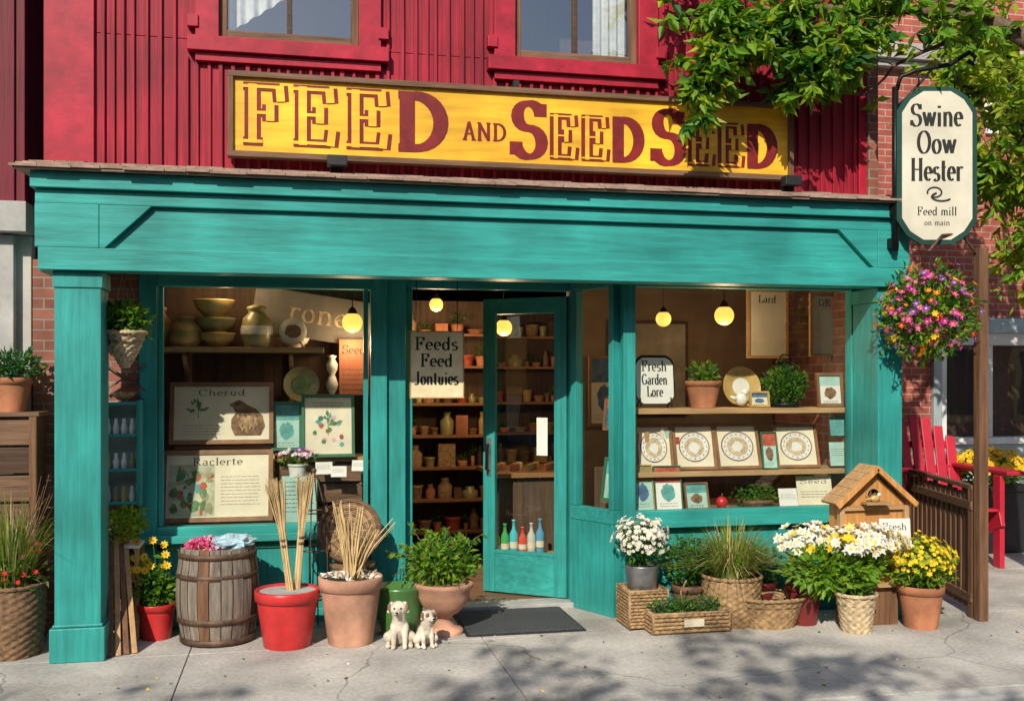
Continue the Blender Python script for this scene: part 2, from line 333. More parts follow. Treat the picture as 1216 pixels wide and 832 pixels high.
for a,b,co in ((.80,1.72,0),(2.81,3.72,1)):
    p.box(a-.15,a+.0,WY-.045,WY+.06,3.96,5.6,REDT); p.box(b-.0,b+.15,WY-.045,WY+.06,3.96,5.6,REDT)
    p.box(a-.20,b+.20,WY-.085,WY+.07,3.86,3.958,REDT); p.box(a-.15,b+.15,WY-.05,WY+.05,3.80,3.858,REDT)
    p.box(a-.2,b+.2,WY-.07,WY+.02,5.602,5.75,REDT)
    p.box(a-.20,a-.13,WY-.06,WY-.0,4.02,4.1,REDT);p.box(b+.13,b+.20,WY-.06,WY-.0,4.02,4.1,REDT)
    f=.05
    p.box(a,a+f,WY+.0,WY+.07,3.97,5.6,BRNV); p.box(b-f,b,WY+.0,WY+.07,3.97,5.6,BRNV); p.box(a+f,b-f,WY+.002,WY+.068,3.962,4.03,BRN)
    m=(a+b)/2-.02; p.box(m,m+.035,WY+.02,WY+.066,4.032,5.6,DBR)
part(p)
p=MB('upper_window_glass')
for a,b in wx: p.add([(a,WY+.045,3.97),(b,WY+.045,3.97),(b,WY+.045,5.6),(a,WY+.045,5.6)],[(0,1,2,3)],GLASSU)
part(p,0)
p=MB('upper_curtain')
CUR=mat('lace_curtain',(.70,.69,.66),.9,.1,20,.2)
for (x0,x1,zb) in ((.86,1.22,4.05),(3.42,3.68,4.0)):
    vs=[];n=40
    for k in range(n+1):
        t=k/n; xx=x0+(x1-x0)*t; yy=WY+.12+.018*sin(t*26)
        vs+=[(xx,yy,zb+.25*t if x0<2 else zb),(xx,yy,5.6)]
    p.add(vs,[(2*k,2*k+2,2*k+3,2*k+1) for k in range(n)],CUR,True)
part(p,0)
p=MB('shell')
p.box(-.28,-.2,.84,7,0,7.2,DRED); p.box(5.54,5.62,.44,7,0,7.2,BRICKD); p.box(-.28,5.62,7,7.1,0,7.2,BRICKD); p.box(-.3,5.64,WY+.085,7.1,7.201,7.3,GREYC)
p.box(-.19,5.53,1.7,1.75,3.1,7.1,INTD)
p.box(-.19,5.53,.60,6.99,2.66,2.9,INT)
p.box(-.19,5.53,.86,6.99,-.1,.03,FLOOR)
p.box(-.19,5.53,6.3,6.4,.04,2.65,INT)
p.box(-.19,-.15,.9,6.3,.04,2.65,INT); p.box(5.49,5.53,.5,6.3,.04,2.65,BRICKD)
part(p,0)
p=MB('pent_roof')
y0,y1=-.13,WY-.02
p.add([(-.32,y0,2.955),(5.66,y0,2.955),(5.66,y1,3.10),(-.32,y1,3.10),(-.32,y0,2.935),(5.66,y0,2.935),(5.66,y1,2.97),(-.32,y1,2.97)],[(0,1,2,3),(4,7,6,5),(0,4,5,1),(1,5,6,2),(2,6,7,3),(3,7,4,0)],ROOF)
for r in range(4):
    xx=-.34
    while xx<5.66:
        w=U(.12,.24); xe=min(xx+w,5.68); ya=-.15+r*.16+U(-.01,.01); z=2.957+(ya+.13)/.61*.145+.006+U(0,.006)
        p.add([(xx,ya,z),(xe-.004,ya,z),(xe-.004,ya+.2,z+.04),(xx,ya+.2,z+.04),(xx,ya,z-.015),(xe-.004,ya,z-.015),(xe-.004,ya+.2,z+.03),(xx,ya+.2,z+.03)],[(0,1,2,3),(0,4,5,1),(1,5,6,2),(3,7,4,0)],ROOF); xx=xe
part(p,0)
p=MB('fascia')
p.box(-.12,5.52,.0,.12,2.48,2.93,TEALH)
p.box(-.20,5.56,-.055,.14,2.352,2.485,TEALH)
p.box(-.22,5.58,-.035,.13,2.75,2.835,TEALH); p.box(-.24,5.60,-.075,.14,2.838,2.932,TEALH)
p.box(-.22,.14,-.045,.135,2.487,2.748,TEALH); p.box(5.32,5.57,-.045,.135,2.487,2.748,TEALH)
p.add([(.142,-.04,2.487),(.17,-.04,2.487),(.44,-.04,2.748),(.142,-.04,2.748),(.142,.01,2.487),(.17,.01,2.487),(.44,.01,2.748),(.142,.01,2.748)],[(0,1,2,3),(1,5,6,2),(0,4,5,1),(2,6,7,3)],TEALH)
p.add([(5.318,-.04,2.487),(5.29,-.04,2.487),(5.02,-.04,2.748),(5.318,-.04,2.748),(5.318,.01,2.487),(5.29,.01,2.487),(5.02,.01,2.748),(5.318,.01,2.748)],[(3,2,1,0),(2,6,5,1),(1,5,4,0),(3,7,6,2)],TEALH)
p.box(-.24,-.12,.145,WY+.3,2.36,2.93,TEALH)
part(p)
p=MB('soffit'); 
yy=.15
while yy<.95: p.box(-.2,5.53,yy,yy+.095,2.44,2.47,BRN); yy+=.1
p.box(-.2,5.53,.1,1.1,2.475,2.50,DBR)
part(p,.003)
p=MB('porch_post')
p.box(-.12,.145,.0,.26,.2,2.25,TEALV); p.box(-.145,.17,-.025,.285,0,.205,TEALV); p.box(-.13,.155,-.01,.27,.207,.225,TEALV); p.box(-.13,.155,-.01,.275,2.25,2.35,TEALV)
p.box(5.35,5.54,.0,.34,.2,2.25,TEALV); p.box(5.33,5.56,-.02,.345,0,.203,TEALV); p.box(5.34,5.55,-.01,.342,2.25,2.35,TEALV)
part(p,.006)
ZT=2.452
p=MB('left_display_window')
Y=.75
p.box(-.42,.255,Y+.02,Y+.09,0,2.5,BRICKD)
p.box(.26,.375,Y-.02,Y+.08,.0,ZT,TEALV); p.box(1.82,1.935,Y-.02,Y+.08,.0,ZT,TEALV)
p.box(.377,1.818,Y-.018,Y+.08,2.335,ZT,TEALH); p.box(.377,1.818,Y-.018,Y+.08,.60,.69,TEALH)
p.box(.25,1.945,Y-.08,Y-.022,.585,.635,TEALH); p.box(.25,1.945,Y-.035,Y-.021,.0,.10,TEALH)
p.box(.377,1.818,Y+.0,Y+.07,.0,.598,TEALV)
for xx in (.377,.85,1.34): p.box(xx,xx+.05,Y-.017,Y-.001,.11,.583,TEALV)
p.box(.377,1.818,Y-.017,Y-.002,.53,.584,TEALH)
for xx in (.395,1.785): p.box(xx-.015,xx+.018,Y+.01,Y+.05,.692,2.333,TEALV)
p.box(1.937,2.07,Y+.02,Y+.16,.0,ZT,TEALV)
part(p)
p=MB('right_display_window')
Y=.35
p.box(3.57,3.66,Y,Y+.09,.0,ZT,TEALV); p.box(5.345,5.52,Y+.0,Y+.09,0,ZT,TEALV)
p.box(3.662,5.343,Y+.002,Y+.09,2.36,ZT,TEALH); p.box(3.662,5.343,Y+.002,Y+.09,.66,.76,TEALH)
p.box(3.55,5.35,Y-.05,Y-.001,.645,.69,TEALH); p.box(3.662,5.343,Y+.02,Y+.08,.0,.658,TEALV); p.box(3.56,5.35,Y-.02,Y-.001,0,.1,TEALH)
for xx in (3.70,4.22,4.76): p.box(xx,xx+.06,Y+.004,Y+.019,.11,.643,TEALV)
p.M=T(3.575,.44,0)@Matrix.Rotation(math.atan2(.42,-.20),4,'Z')
Lr=.465
p.box(.0,Lr,-.0,.07,0,.66,TEALV); p.box(0,Lr,-.002,.075,.662,.76,TEALH); p.box(0,Lr,-.002,.075,2.36,ZT,TEALH); p.box(Lr-.06,Lr,-.001,.07,.762,2.358,TEALV); p.box(0,.05,0,.07,.762,2.358,TEALV)
p.M=Matrix.Identity(4)
part(p)
p=MB('display_glass')
p.add([(.39,.80,.69),(1.8,.80,.69),(1.8,.80,2.34),(.39,.80,2.34)],[(0,1,2,3)],GLASS)
p.add([(3.66,.40,.76),(5.345,.40,.76),(5.345,.40,2.36),(3.66,.40,2.36)],[(0,1,2,3)],GLASS)
p.add([(3.53,.47,.76),(3.345,.87,.76),(3.345,.87,2.36),(3.53,.47,2.36)],[(0,1,2,3)],GLASS)
part(p,0)
p=MB('door_frame')
p.box(2.072,2.13,.86,.95,.03,2.36,TEALV); p.box(3.32,3.38,.88,.96,.03,2.36,TEALV); p.box(2.072,3.38,.862,.95,2.362,ZT,TEALH)
p.box(2.07,3.4,.80,1.0,-.01,.035,GREYC)
part(p)
p=MB('door_leaf')
ln=.70
p.M=T(3.315,.93,.045)@Matrix.Rotation(math.atan2(.42,-.57),4,'Z')
hh=2.28
p.box(0,.10,-.022,.022,0,hh,TEALV); p.box(ln-.10,ln,-.022,.022,0,hh,TEALV); p.box(.102,ln-.102,-.021,.021,0,.30,TEALH); p.box(.102,ln-.102,-.021,.021,hh-.12,hh,TEALH)
p.box(.102,ln-.102,-.026,.026,.302,.325,TEALH)
p.add([(.1,0,.32),(ln-.1,0,.32),(ln-.1,0,hh-.12),(.1,0,hh-.12)],[(0,1,2,3)],GLASS)
p.tube([(ln-.05,-.03,.95),(ln-.05,-.075,.95),(ln-.05,-.075,1.15),(ln-.05,-.03,1.15)],.009,IRON)
p.tube([(ln-.05,.03,.95),(ln-.05,.075,.95),(ln-.05,.075,1.15),(ln-.05,.03,1.15)],.009,IRON)
p.box(ln-.07,ln-.03,.022,.026,.9,1.2,STEEL)
p.box(.16,.25,.006,.009,1.07,1.36,WPAPER)
p.M=Matrix.Identity(4)
part(p)
p=MB('display_partitions')
p.box(-.14,1.96,1.55,1.60,.04,2.64,INTD); p.box(1.96,2.0,.95,2.4,.04,2.64,INTD)
p.box(.0,1.95,.86,1.54,.04,.62,INT); 
p.box(3.62,5.48,1.25,1.29,.04,1.0,INTD); p.box(3.66,5.48,.46,1.24,.04,.735,INT); p.box(3.58,5.48,1.9,1.95,.04,2.64,INT)
part(p,.003)
p=MB('display_shelves')
p.box(.20,1.50,1.02,1.54,1.895,1.93,TAN)
for xx in (.5,1.25):
    p.box(xx,xx+.03,1.5,1.545,1.5,1.893,TAN); p.beam((xx+.015,1.5,1.6),(xx+.015,1.1,1.88),.03,.03,TAN)
p.box(3.69,5.45,.50,.80,1.445,1.485,TAN); p.box(3.69,5.45,.50,.85,.985,1.02,TAN)
for xx in (3.70,5.42): p.box(xx,xx+.025,.52,.82,.74,1.44,TAN)
part(p,.003)
p=MB('ledge_floodlight')
for xx in (1.5,4.75):
    p.box(xx,xx+.13,.22,.30,3.10,3.17,BLK); p.box(xx+.02,xx+.11,.30,.34,3.07,3.12,IRON)
part(p,.006)

# ------------------------------------------------------------------ main sign
p=MB('shop_sign')
x0,x1,z0,z1=.86,4.89,3.165,3.725; yb=.40
p.box(x0+.03,x1-.03,yb+.0,yb+.05,z0+.03,z1-.03,YEL)
p.box(x0,x1,yb-.03,yb+.06,z0,z0+.035,BRN); p.box(x0,x1,yb-.03,yb+.06,z1-.035,z1,BRN); p.box(x0,x0+.035,yb-.028,yb+.058,z0+.036,z1-.036,BRNV); p.box(x1-.035,x1,yb-.028,yb+.058,z0+.036,z1-.036,BRNV)
F=lambda x,z:FACE(x,yb-.004,z)
text(p,'FEED',F(1.66,3.26),.39,MAR,thick=.27,thin=.13,fit=1.42,gap=.12)
text(p,'FEED',F(1.66,3.26),.39,YEL,thick=.14,thin=.045,fit=1.42,gap=.12,dz=.004,skip='D')
text(p,'AND',F(2.585,3.35),.125,MAR,thick=.17,thin=.06,fit=.32,gap=.1)
hs=[1.25,1,1,1]
for xc in (3.27,4.30):
    text(p,'SEED',F(xc,3.25),.31,MAR,thick=.28,thin=.12,fit=.98,gap=.10,heights=hs)
    text(p,'SEED',F(xc,3.25),.31,YEL,thick=.10,thin=.03,fit=.98,gap=.10,heights=hs,dz=.004,skip='SD')
p.box(2.78,2.82,yb-.02,yb+.03,z1,z1+.05,BLK)
p.build(bevel=.004)

# ------------------------------------------------------------------ hanging sign + bracket
def plq(w,h,r):
    o=[]
    for (cx,cy,a) in ((w-r,h-r,0),(-w+r,h-r,90),(-w+r,r,180),(w-r,r,270)):
        o+= [(cx+r*cos(radians(a+t))*(1 if t in(0,90) else .86),cy+r*sin(radians(a+t))*(1 if t in (0,90) else .86)) for t in (0,22,45,68,90)]
    return o
def prism(mb,o,z0,z1,m):
    n=len(o); mb.add([(x,y,z1) for x,y in o]+[(x,y,z0) for x,y in o],[tuple(range(n)),tuple(range(2*n-1,n-1,-1))]+[(i,i+n,(i+1)%n+n,(i+1)%n) for i in range(n)],m)
p=MB('hanging_sign')
p.tube([(5.42,-.10,2.60),(5.42,-.10,3.75)],.022,IRON)
for zz in (2.62,2.85): p.box(5.39,5.45,-.10,-.04,zz,zz+.07,IRON)
p.tube([(5.42,-.10,3.70),(5.45,-.12,3.82),(5.55,-.15,3.86),(5.78,-.2,3.90),(5.92,-.22,3.99),(5.97,-.22,3.96),(5.95,-.22,3.91),(5.91,-.22,3.93)],.017,IRON)
p.tube([(5.42,-.10,3.60),(5.50,-.13,3.68),(5.60,-.16,3.80),(5.66,-.17,3.87)],.010,IRON)
p.tube([(5.54,-.19,3.85),(5.54,-.2,3.74)],.006,IRON); p.tube([(5.82,-.2,3.90),(5.82,-.2,3.74)],.006,IRON)
p.M=FACE(5.68,-.2,2.64,-12)
prism(p,plq(.28,1.10,.17),-.03,.0,DKGREEN)
p.M=p.M@T(0,.032,0); prism(p,plq(.245,1.036,.15),0,.006,CREAM); prism(p,plq(.245,1.036,.15),-.036,-.030,CREAM)
M0=p.M; p.M=Matrix.Identity(4)
for z,s_,hg in ((.79,'Swine',.16),(.60,'Oow',.16),(.41,'Hester',.16)):
    text(p,s_,M0@T(0,z,.007),hg,INK,thick=.15,thin=.05,fit=.37 if s_!='Oow' else .28)
text(p,'Feed mill',M0@T(0,.17,.007),.06,INK,thick=.14,thin=.05,fit=.28)
text(p,'on main',M0@T(0,.10,.007),.04,INK,thick=.14,thin=.05,fit=.18)
p.M=M0@T(0,.30,.0075); 
pts=A(-.02,.03,.05,.035,200,-120,14)+A(.03,.0,.07,.03,120,330,10)
for k in range(len(pts)-1): 
    a=Vector((*pts[k],0));b=Vector((*pts[k+1],0)); n=Vector((-(b-a).y,(b-a).x,0)).normalized()*.006; z=Vector((0,0,.0001*k))
    p.add([a+n+z,a-n+z,b-n+z,b+n+z],[(0,1,2,3)],INK)
p.build(bevel=0)

# ------------------------------------------------------------------ neighbours
LB=empty('neighbour_building')
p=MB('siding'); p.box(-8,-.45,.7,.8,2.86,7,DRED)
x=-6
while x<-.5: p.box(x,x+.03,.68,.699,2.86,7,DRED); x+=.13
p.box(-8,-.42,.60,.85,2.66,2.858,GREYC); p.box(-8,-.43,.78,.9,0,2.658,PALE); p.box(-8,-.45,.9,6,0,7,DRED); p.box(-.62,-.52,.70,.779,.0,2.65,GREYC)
p.build(parent=LB,bevel=.005)
RB=empty('brick_building')
Y=3.2
p=MB('brick_walls')
p.box(5.75,8.05,Y,Y+.2,0,2.07,BRICK); p.box(5.75,16,Y,Y+.2,2.36,4.40,BRICK); p.box(5.75,8.6,Y,Y+.2,4.402,4.98,BRICK); p.box(9.6,16,Y,Y+.2,4.402,4.98,BRICK);p.box(5.75,16,Y,Y+.2,5.22,6.2,BRICK); p.box(5.75,16,Y+.3,9,0,6.6,BRICK)
p.box(5.7,16.1,Y-.10,Y+.2,4.982,5.05,GREYC); p.box(5.7,16.1,Y-.16,Y+.2,5.052,5.218,GREYC)
p.box(5.7,16.1,Y-.12,Y+.3,6.202,6.3,WHITE); p.box(5.7,16.1,Y-.22,Y+.3,6.302,6.5,WHITE)
p.build(parent=RB,bevel=.006)
p=MB('shop_front')
p.box(8.052,16,Y-.02,Y+.2,2.07,2.20,WHITE); p.box(8.0,16,Y-.08,Y+.2,2.202,2.358,BLUEG)
p.box(8.052,16,Y+.0,Y+.2,0,1.0,BLUEG); p.box(8.052,16,Y-.06,Y+.2,1.002,1.07,WHITE); p.box(7.95,8.05,Y-.05,Y-.001,0,2.2,BLUEG)
for xx in (8.06,8.62,9.3,9.95,10.6): p.box(xx,xx+.08,Y,Y+.1,1.072,2.068,WHITE)
for xx in (8.2,8.9,9.6): p.box(xx,xx+.5,Y-.02,Y-.001,.15,.85,WHITE)
p.box(8.6,9.6,Y-.04,Y+.1,4.35,4.40,WHITE); p.box(8.6,8.67,Y,Y+.1,4.402,4.978,WHITE); p.box(9.53,9.6,Y,Y+.1,4.402,4.978,WHITE); p.box(8.672,9.528,Y+.02,Y+.08,4.68,4.72,WHITE)
p.box(8.1,16,Y+.22,Y+.26,1.0,5.0,INTD)
p.build(parent=RB,bevel=.004)
p=MB('shop_front_glass'); p.add([(8.06,Y+.05,1.07),(16,Y+.05,1.07),(16,Y+.05,2.07),(8.06,Y+.05,2.07)],[(0,1,2,3)],GLASSU); p.add([(8.6,Y+.05,4.4),(9.6,Y+.05,4.4),(9.6,Y+.05,4.98),(8.6,Y+.05,4.98)],[(0,1,2,3)],GLASSU); p.build(parent=RB)
OB=empty('terrace_building')
p=MB('walls'); p.box(-22,26,-20,-13,0,6.2,BRICKD); p.box(-22.2,26.2,-13.1,-12.8,6.202,6.6,GREYC); p.build(parent=OB)
p=MB('windows')
for k in range(-5,7):
    xx=k*3.7; p.box(xx,xx+1.6,-13.0,-12.94,3.6,5.2,WHITE); p.box(xx+.1,xx+1.5,-12.94,-12.92,3.7,5.1,BLK); p.box(xx-.5,xx+2.3,-13.0,-12.9,.5,2.6,TAN); p.box(xx-.35,xx+2.15,-12.9,-12.88,.7,2.45,BLK)
p.build(parent=OB)

# ------------------------------------------------------------------ trees
def signgap(q): return 5.2<q.x<6.15 and q.z<4.02 and q.y<.3
def lowgap(q): return q.x<5.35 and q.z<3.62 and not (3.85<q.x<4.12)
def twig(mb,a,d,l,n,size,mats,droopy=.5,wood=BARK,keep=None):
    a=Vector(a); d=Vector(d).normalized(); pts=[a]; 
    for k in range(4):
        d=(d+Vector((U(-.25,.25),U(-.25,.25),U(-.2,.1)-.12*droopy))).normalized(); pts.append(pts[-1]+d*l/4)
    if keep and keep(pts[-1]): return
    mb.tube(pts,[.006,.005,.004,.003,.002],wood,4,cap=False)
    m0=random.choice(mats)
    for k in range(n):
        t=U(.05,1)*4; i=min(3,int(t)); q=pts[i].lerp(pts[i+1],t-i)
        if keep and keep(q): continue
        m=m0 if R()<.6 else random.choice(mats)
        dd=Vector((U(-1,1),U(-1,1),U(-1.1,.35)))+d*.4
        mb.leaf(q,size*U(.7,1.25),size*U(.36,.5),m,dd)
def limb(mb,pts,r0,r1):
    n=len(pts); P=[]
    for k in range(n-1):
        for t in (0,.33,.66): P.append(Vector(pts[k]).lerp(Vector(pts[k+1]),t)+Vector((U(-.03,.03),U(-.03,.03),U(-.03,.03))))
    P.append(Vector(pts[-1])); m=len(P)
    mb.tube(P,[r0+(r1-r0)*(i/(m-1))**.8 for i in range(m)],BARK,9); return P
tr=MB('street_tree')
limb(tr,[(6.75,-1.0,-.1),(6.72,-1.0,1.2),(6.6,-.95,2.6),(6.5,-.85,3.4)],.15,.10)
LM=[L7,L3,L7,L1,L2,L3,L4]
limbs=[(0,limb(tr,[(6.5,-.85,3.4),(6.1,-.45,4.1),(5.4,-.05,4.35),(4.6,.05,4.25),(3.95,.08,4.2)],.07,.012)),
 (1,limb(tr,[(5.5,-.1,4.3),(5.1,.0,4.1),(4.9,.05,3.95),(4.8,.08,3.85)],.025,.006)),
 (1,limb(tr,[(4.6,.05,4.25),(4.3,.05,4.05),(4.1,.05,3.9)],.02,.006)),
 (4,limb(tr,[(4.1,.05,3.9),(4.03,.04,3.7),(4.0,.03,3.5)],.01,.004)),
 (0,limb(tr,[(6.2,-.6,3.9),(5.6,.0,4.5),(4.8,.0,4.75),(4.0,.05,4.75)],.05,.012)),
 (2,limb(tr,[(5.9,-.4,4.15),(5.55,.1,3.95),(5.3,.15,3.75)],.02,.006)),
 (3,limb(tr,[(6.5,-.85,3.4),(6.7,-1.0,4.6),(6.2,-1.2,5.6)],.09,.02)),
 (3,limb(tr,[(6.5,-.85,3.4),(7.3,-1.2,4.3),(7.9,-1.3,4.8)],.07,.015))]
for li,P in limbs:
    for k in range(int(len(P)*.25),len(P)):
        q=P[k]
        cnt={0:8,1:9,2:6,3:5,4:3}[li]
        if li==0 and q.x>5.5: cnt=4
        for c in range(cnt):
            l=U(.25,.45)*{0:1,1:.75,2:.8,3:1,4:.4}[li]
            twig(tr,q,(U(-1,.7),U(-.7,.3),U(-.8,.5)),l,int(U(13,21)),.125,LM,keep=lambda q:signgap(q) or lowgap(q))
tr.build(loc=(6.75,-1,0))
tr=MB('street_tree')
limb(tr,[(8.55,1.2,-.1),(8.5,1.2,1.5),(8.3,1.2,2.8),(8.0,1.2,4.0),(7.8,1.2,5.2)],.14,.04)
for P in (limb(tr,[(8.4,1.2,2.2),(7.9,1.1,2.6),(7.4,1.0,2.9)],.05,.012),limb(tr,[(8.2,1.2,3.0),(7.6,1.2,3.3),(6.9,1.1,3.6)],.05,.012),limb(tr,[(8.1,1.2,3.4),(7.5,1.1,3.9),(6.6,1.0,4.2)],.05,.012),limb(tr,[(8.0,1.2,3.9),(7.5,1.3,4.4),(6.9,1.2,4.9)],.04,.012),limb(tr,[(8.3,1.2,2.5),(8.8,1.1,3.3),(9.3,1.0,3.9)],.05,.012),limb(tr,[(8.1,1.2,3.6),(8.4,.8,4.3),(8.6,.6,5.0)],.04,.012)):
    for k in range(int(len(P)*.3),len(P)):
        for c in range(18): twig(tr,P[k],(U(-1,1),U(-1,1),U(-.8,.8)),U(.3,.6),int(U(16,24)),.115,[L3,L4,L4,L7,L4,L3])
tr.build(loc=(8.55,1.2,0))
for (tx,ty,rad,hz) in ((-3.9,-9.6,1.6,6.1),(-.2,-9.5,1.5,6.0),(3.4,-9.7,1.3,6.0)):
    tr=MB('street_tree')
    limb(tr,[(tx,ty,0),(tx+.05,ty,2.5),(tx-.05,ty,4.2),(tx,ty,hz)],.17,.05)
    for j in range(8):
        a=2*pi*j/8+U(0,.5); e=(tx+cos(a)*rad*.8,ty+sin(a)*rad*.6,hz+U(-.7,.7)); limb(tr,[(tx,ty,4.0+U(-.3,.6)),((tx+e[0])/2,(ty+e[1])/2,(4.6+e[2])/2),e],.06,.015)
    cl=[(Vector((tx+U(-1,1)*rad,ty+U(-.7,.7)*rad,hz+U(-.7,.7))),U(.3,.6)) for _ in range(15)]
    for c,r_ in cl:
        for k in range(90):
            v=Vector((U(-1,1),U(-1,1),U(-1,1)))
            if v.length>1: continue
            tr.leaf(c+v*r_,U(.15,.24),U(.08,.12),random.choice([L1,L2,L3]))
    tr.build(loc=(tx,ty,0))

# ------------------------------------------------------------------ plants and pots
def pot(mb,c,rt,rb,h,m,rim=True,soil=True,n=40):
    if rim: pr=[(rb*.98,0),(rb,.005),(rt*.93,h*.80),(rt*.93,h*.81),(rt,h*.82),(rt*1.01,h-.004),(rt*.99,h),(rt*.90,h),(rt*.88,h-.03),(.0001,h-.035)]
    else: pr=[(rb*.98,0),(rb,.005),(rt,h-.005),(rt*.99,h),(rt*.93,h),(rt*.91,h-.03),(.0001,h-.035)]
    mb.lathe(pr,c,m,n)
    if soil: mb.lathe([(rt*.9,h-.024),(rt*.5,h-.012),(.0001,h-.01)],c,SOIL,20,wob=.03)
def basket(mb,c,rb,rt,h,m,sx=1,sy=1,n=96,stk=16,bulge=0):
    vs=[];fs=[];K=max(4,int(h/.011))
    for k in range(K+1):
        t=k/K; r=rb+(rt-rb)*t+bulge*sin(pi*t)
        for i in range(n):
            a=2*pi*i/n; q=r+.006*sin(a*stk+pi*(k//2%2))+.003*(k%2); vs.append((c[0]+q*cos(a)*sx,c[1]+q*sin(a)*sy,c[2]+h*t))
    for k in range(K):
        for i in range(n):
            j=(i+1)%n; fs.append((k*n+i,k*n+j,(k+1)*n+j,(k+1)*n+i))
    mb.add(vs,fs,m,True)
    for j in range(2):
        pts=[(c[0]+(rt+.004)*cos(2*pi*i/40)*sx,c[1]+(rt+.004)*sin(2*pi*i/40)*sy,c[2]+h+.006*sin(i*2.5+j*3)+.004) for i in range(41)]
        mb.tube(pts,.011,m,6)
    mb.lathe([(rt*.96,h*.75),(.0001,h*.78)],c,SOIL,24,sx,sy)
def bush(mb,c,rad,n,size,mats,stems=10,base=None,wid=.5):
    c=Vector(c); 
    if base is not None:
        for k in range(stems):
            e=c+Vector((U(-1,1)*rad[0],U(-1,1)*rad[1],U(-.5,.8)*rad[2]))*.7; mb.tube([base,Vector(base).lerp(e,.5)+Vector((U(-.02,.02),U(-.02,.02),0)),e],[.004,.003,.002],L2,4,cap=False)
    for k in range(n):
        v=Vector((random.gauss(0,1),random.gauss(0,1),random.gauss(0,1))).normalized()*(R()**.45)
        bump=1+.32*mnoise.noise(v*2.5+c)
        p=c+Vector((v.x*rad[0],v.y*rad[1],v.z*rad[2]))*bump
        d=v*1.0+Vector((U(-.8,.8),U(-.8,.8),U(-.5,.8)))
        i=mnoise.noise(p*14); m=mats[int((i*.5+.5+U(-.2,.2))*len(mats))%len(mats)]
        mb.leaf(p,size*U(.6,1.3),size*wid*U(.7,1.3),m,d)
def blooms(mb,c,rad,n,r,mats,cm,zmin=-.2,k=7,jit=.12):
    c=Vector(c)
    for _ in range(n):
        v=Vector((random.gauss(0,1),random.gauss(0,1),random.gauss(0,1))).normalized()
        if v.z<zmin: v.z=-v.z*.5
        v.normalize(); q=(1+U(-jit,jit*.6))*(1+.22*mnoise.noise(v*2.2+c))
        mb.flower(c+Vector((v.x*rad[0],v.y*rad[1],v.z*rad[2]))*q,v+Vector((U(-.3,.3),U(-.5,.1),U(0,.4))),r*U(.6,1.2),random.choice(mats),cm,k)
def grass(mb,c,n,h,spread,mats,w=.006,r0=.05):
    for _ in range(n):
        a=U(0,2*pi); s=abs(random.gauss(.5,.35))*spread; hh=h*U(.55,1.1); b=Vector(c)+Vector((cos(a),sin(a),0))*r0*R(); d=Vector((cos(a),sin(a),0)); sd=Vector((-sin(a),cos(a),0))
        vs=[];K=5
        for k in range(K+1):
            t=k/K; p=b+d*s*t**1.7+Vector((0,0,1))*(hh*(t-.35*t**3*min(1.6,s/h*1.6))); ww=w*(1-t)**.7+.0006; vs+=[p+sd*ww,p-sd*ww]
        mb.add(vs,[(2*k,2*k+1,2*k+3,2*k+2) for k in range(K)],random.choice(mats))
p=MB('wooden_barrel'); c=(.80,.37,0); n=22; h=.62
for i in range(n):
    a0=2*pi*(i+.04)/n; a1=2*pi*(i+.96)/n; vs=[];K=8; o=U(-.002,.002)
    for k in range(K+1):
        t=k/K; r=.222+.038*sin(pi*t)+.01*t+o
        for a in (a0,(a0+a1)/2,a1): vs.append((c[0]+r*cos(a),c[1]+r*sin(a),h*t))
    fs=[];
    for k in range(K):
        for j in range(2): q=k*3+j; fs.append((q,q+1,q+4,q+3))
    p.add(vs,fs,GREYW if i%5 else BRNV,True)
p.lathe([(.215,.01),(.245,.3),(.222,.6),(.205,.6),(.205,.5),(.0001,.5)],c,GREYW,40)
for z,r in ((.03,.236),(.16,.252),(.44,.256),(.57,.244)): p.lathe([(r-.004,z-.018),(r+.004,z-.018),(r+.005,z+.018),(r-.004,z+.018)],c,RUST,44)
p.build()
p=MB('ribbon_scraps')
for _ in range(300):
    a=U(0,6.28);r=.19*R()**.5; q=Vector((c[0]-.06+r*cos(a)*.75,c[1]+r*sin(a),.595+.035*R()+(.04*(1-r/.19)))); p.leaf(q,.035,.022,random.choice([PP,PP,PR,PLP]),(U(-1,1),U(-1,1),U(-.2,1)))
p.build()
p=MB('plastic_bag'); BAG=mat('pale_blue_plastic',(.40,.58,.68),.25,.2,6,.8,bdist=.03,spec=.6)
vs=[];n=24;K=14
for k in range(K+1):
    for i in range(n):
        a=2*pi*i/n; ph=pi*k/K; v=Vector((sin(ph)*cos(a),sin(ph)*sin(a),-cos(ph))); q=1+.35*mnoise.noise(v*2.2)+.2*mnoise.noise(v*5)
        vs.append((c[0]+.10+v.x*.13*q,c[1]-.06+v.y*.11*q,.64+v.z*.055*q))
p.add(vs,[(k*n+i,k*n+(i+1)%n,(k+1)*n+(i+1)%n,(k+1)*n+i) for k in range(K) for i in range(n)],BAG,False); p.build()

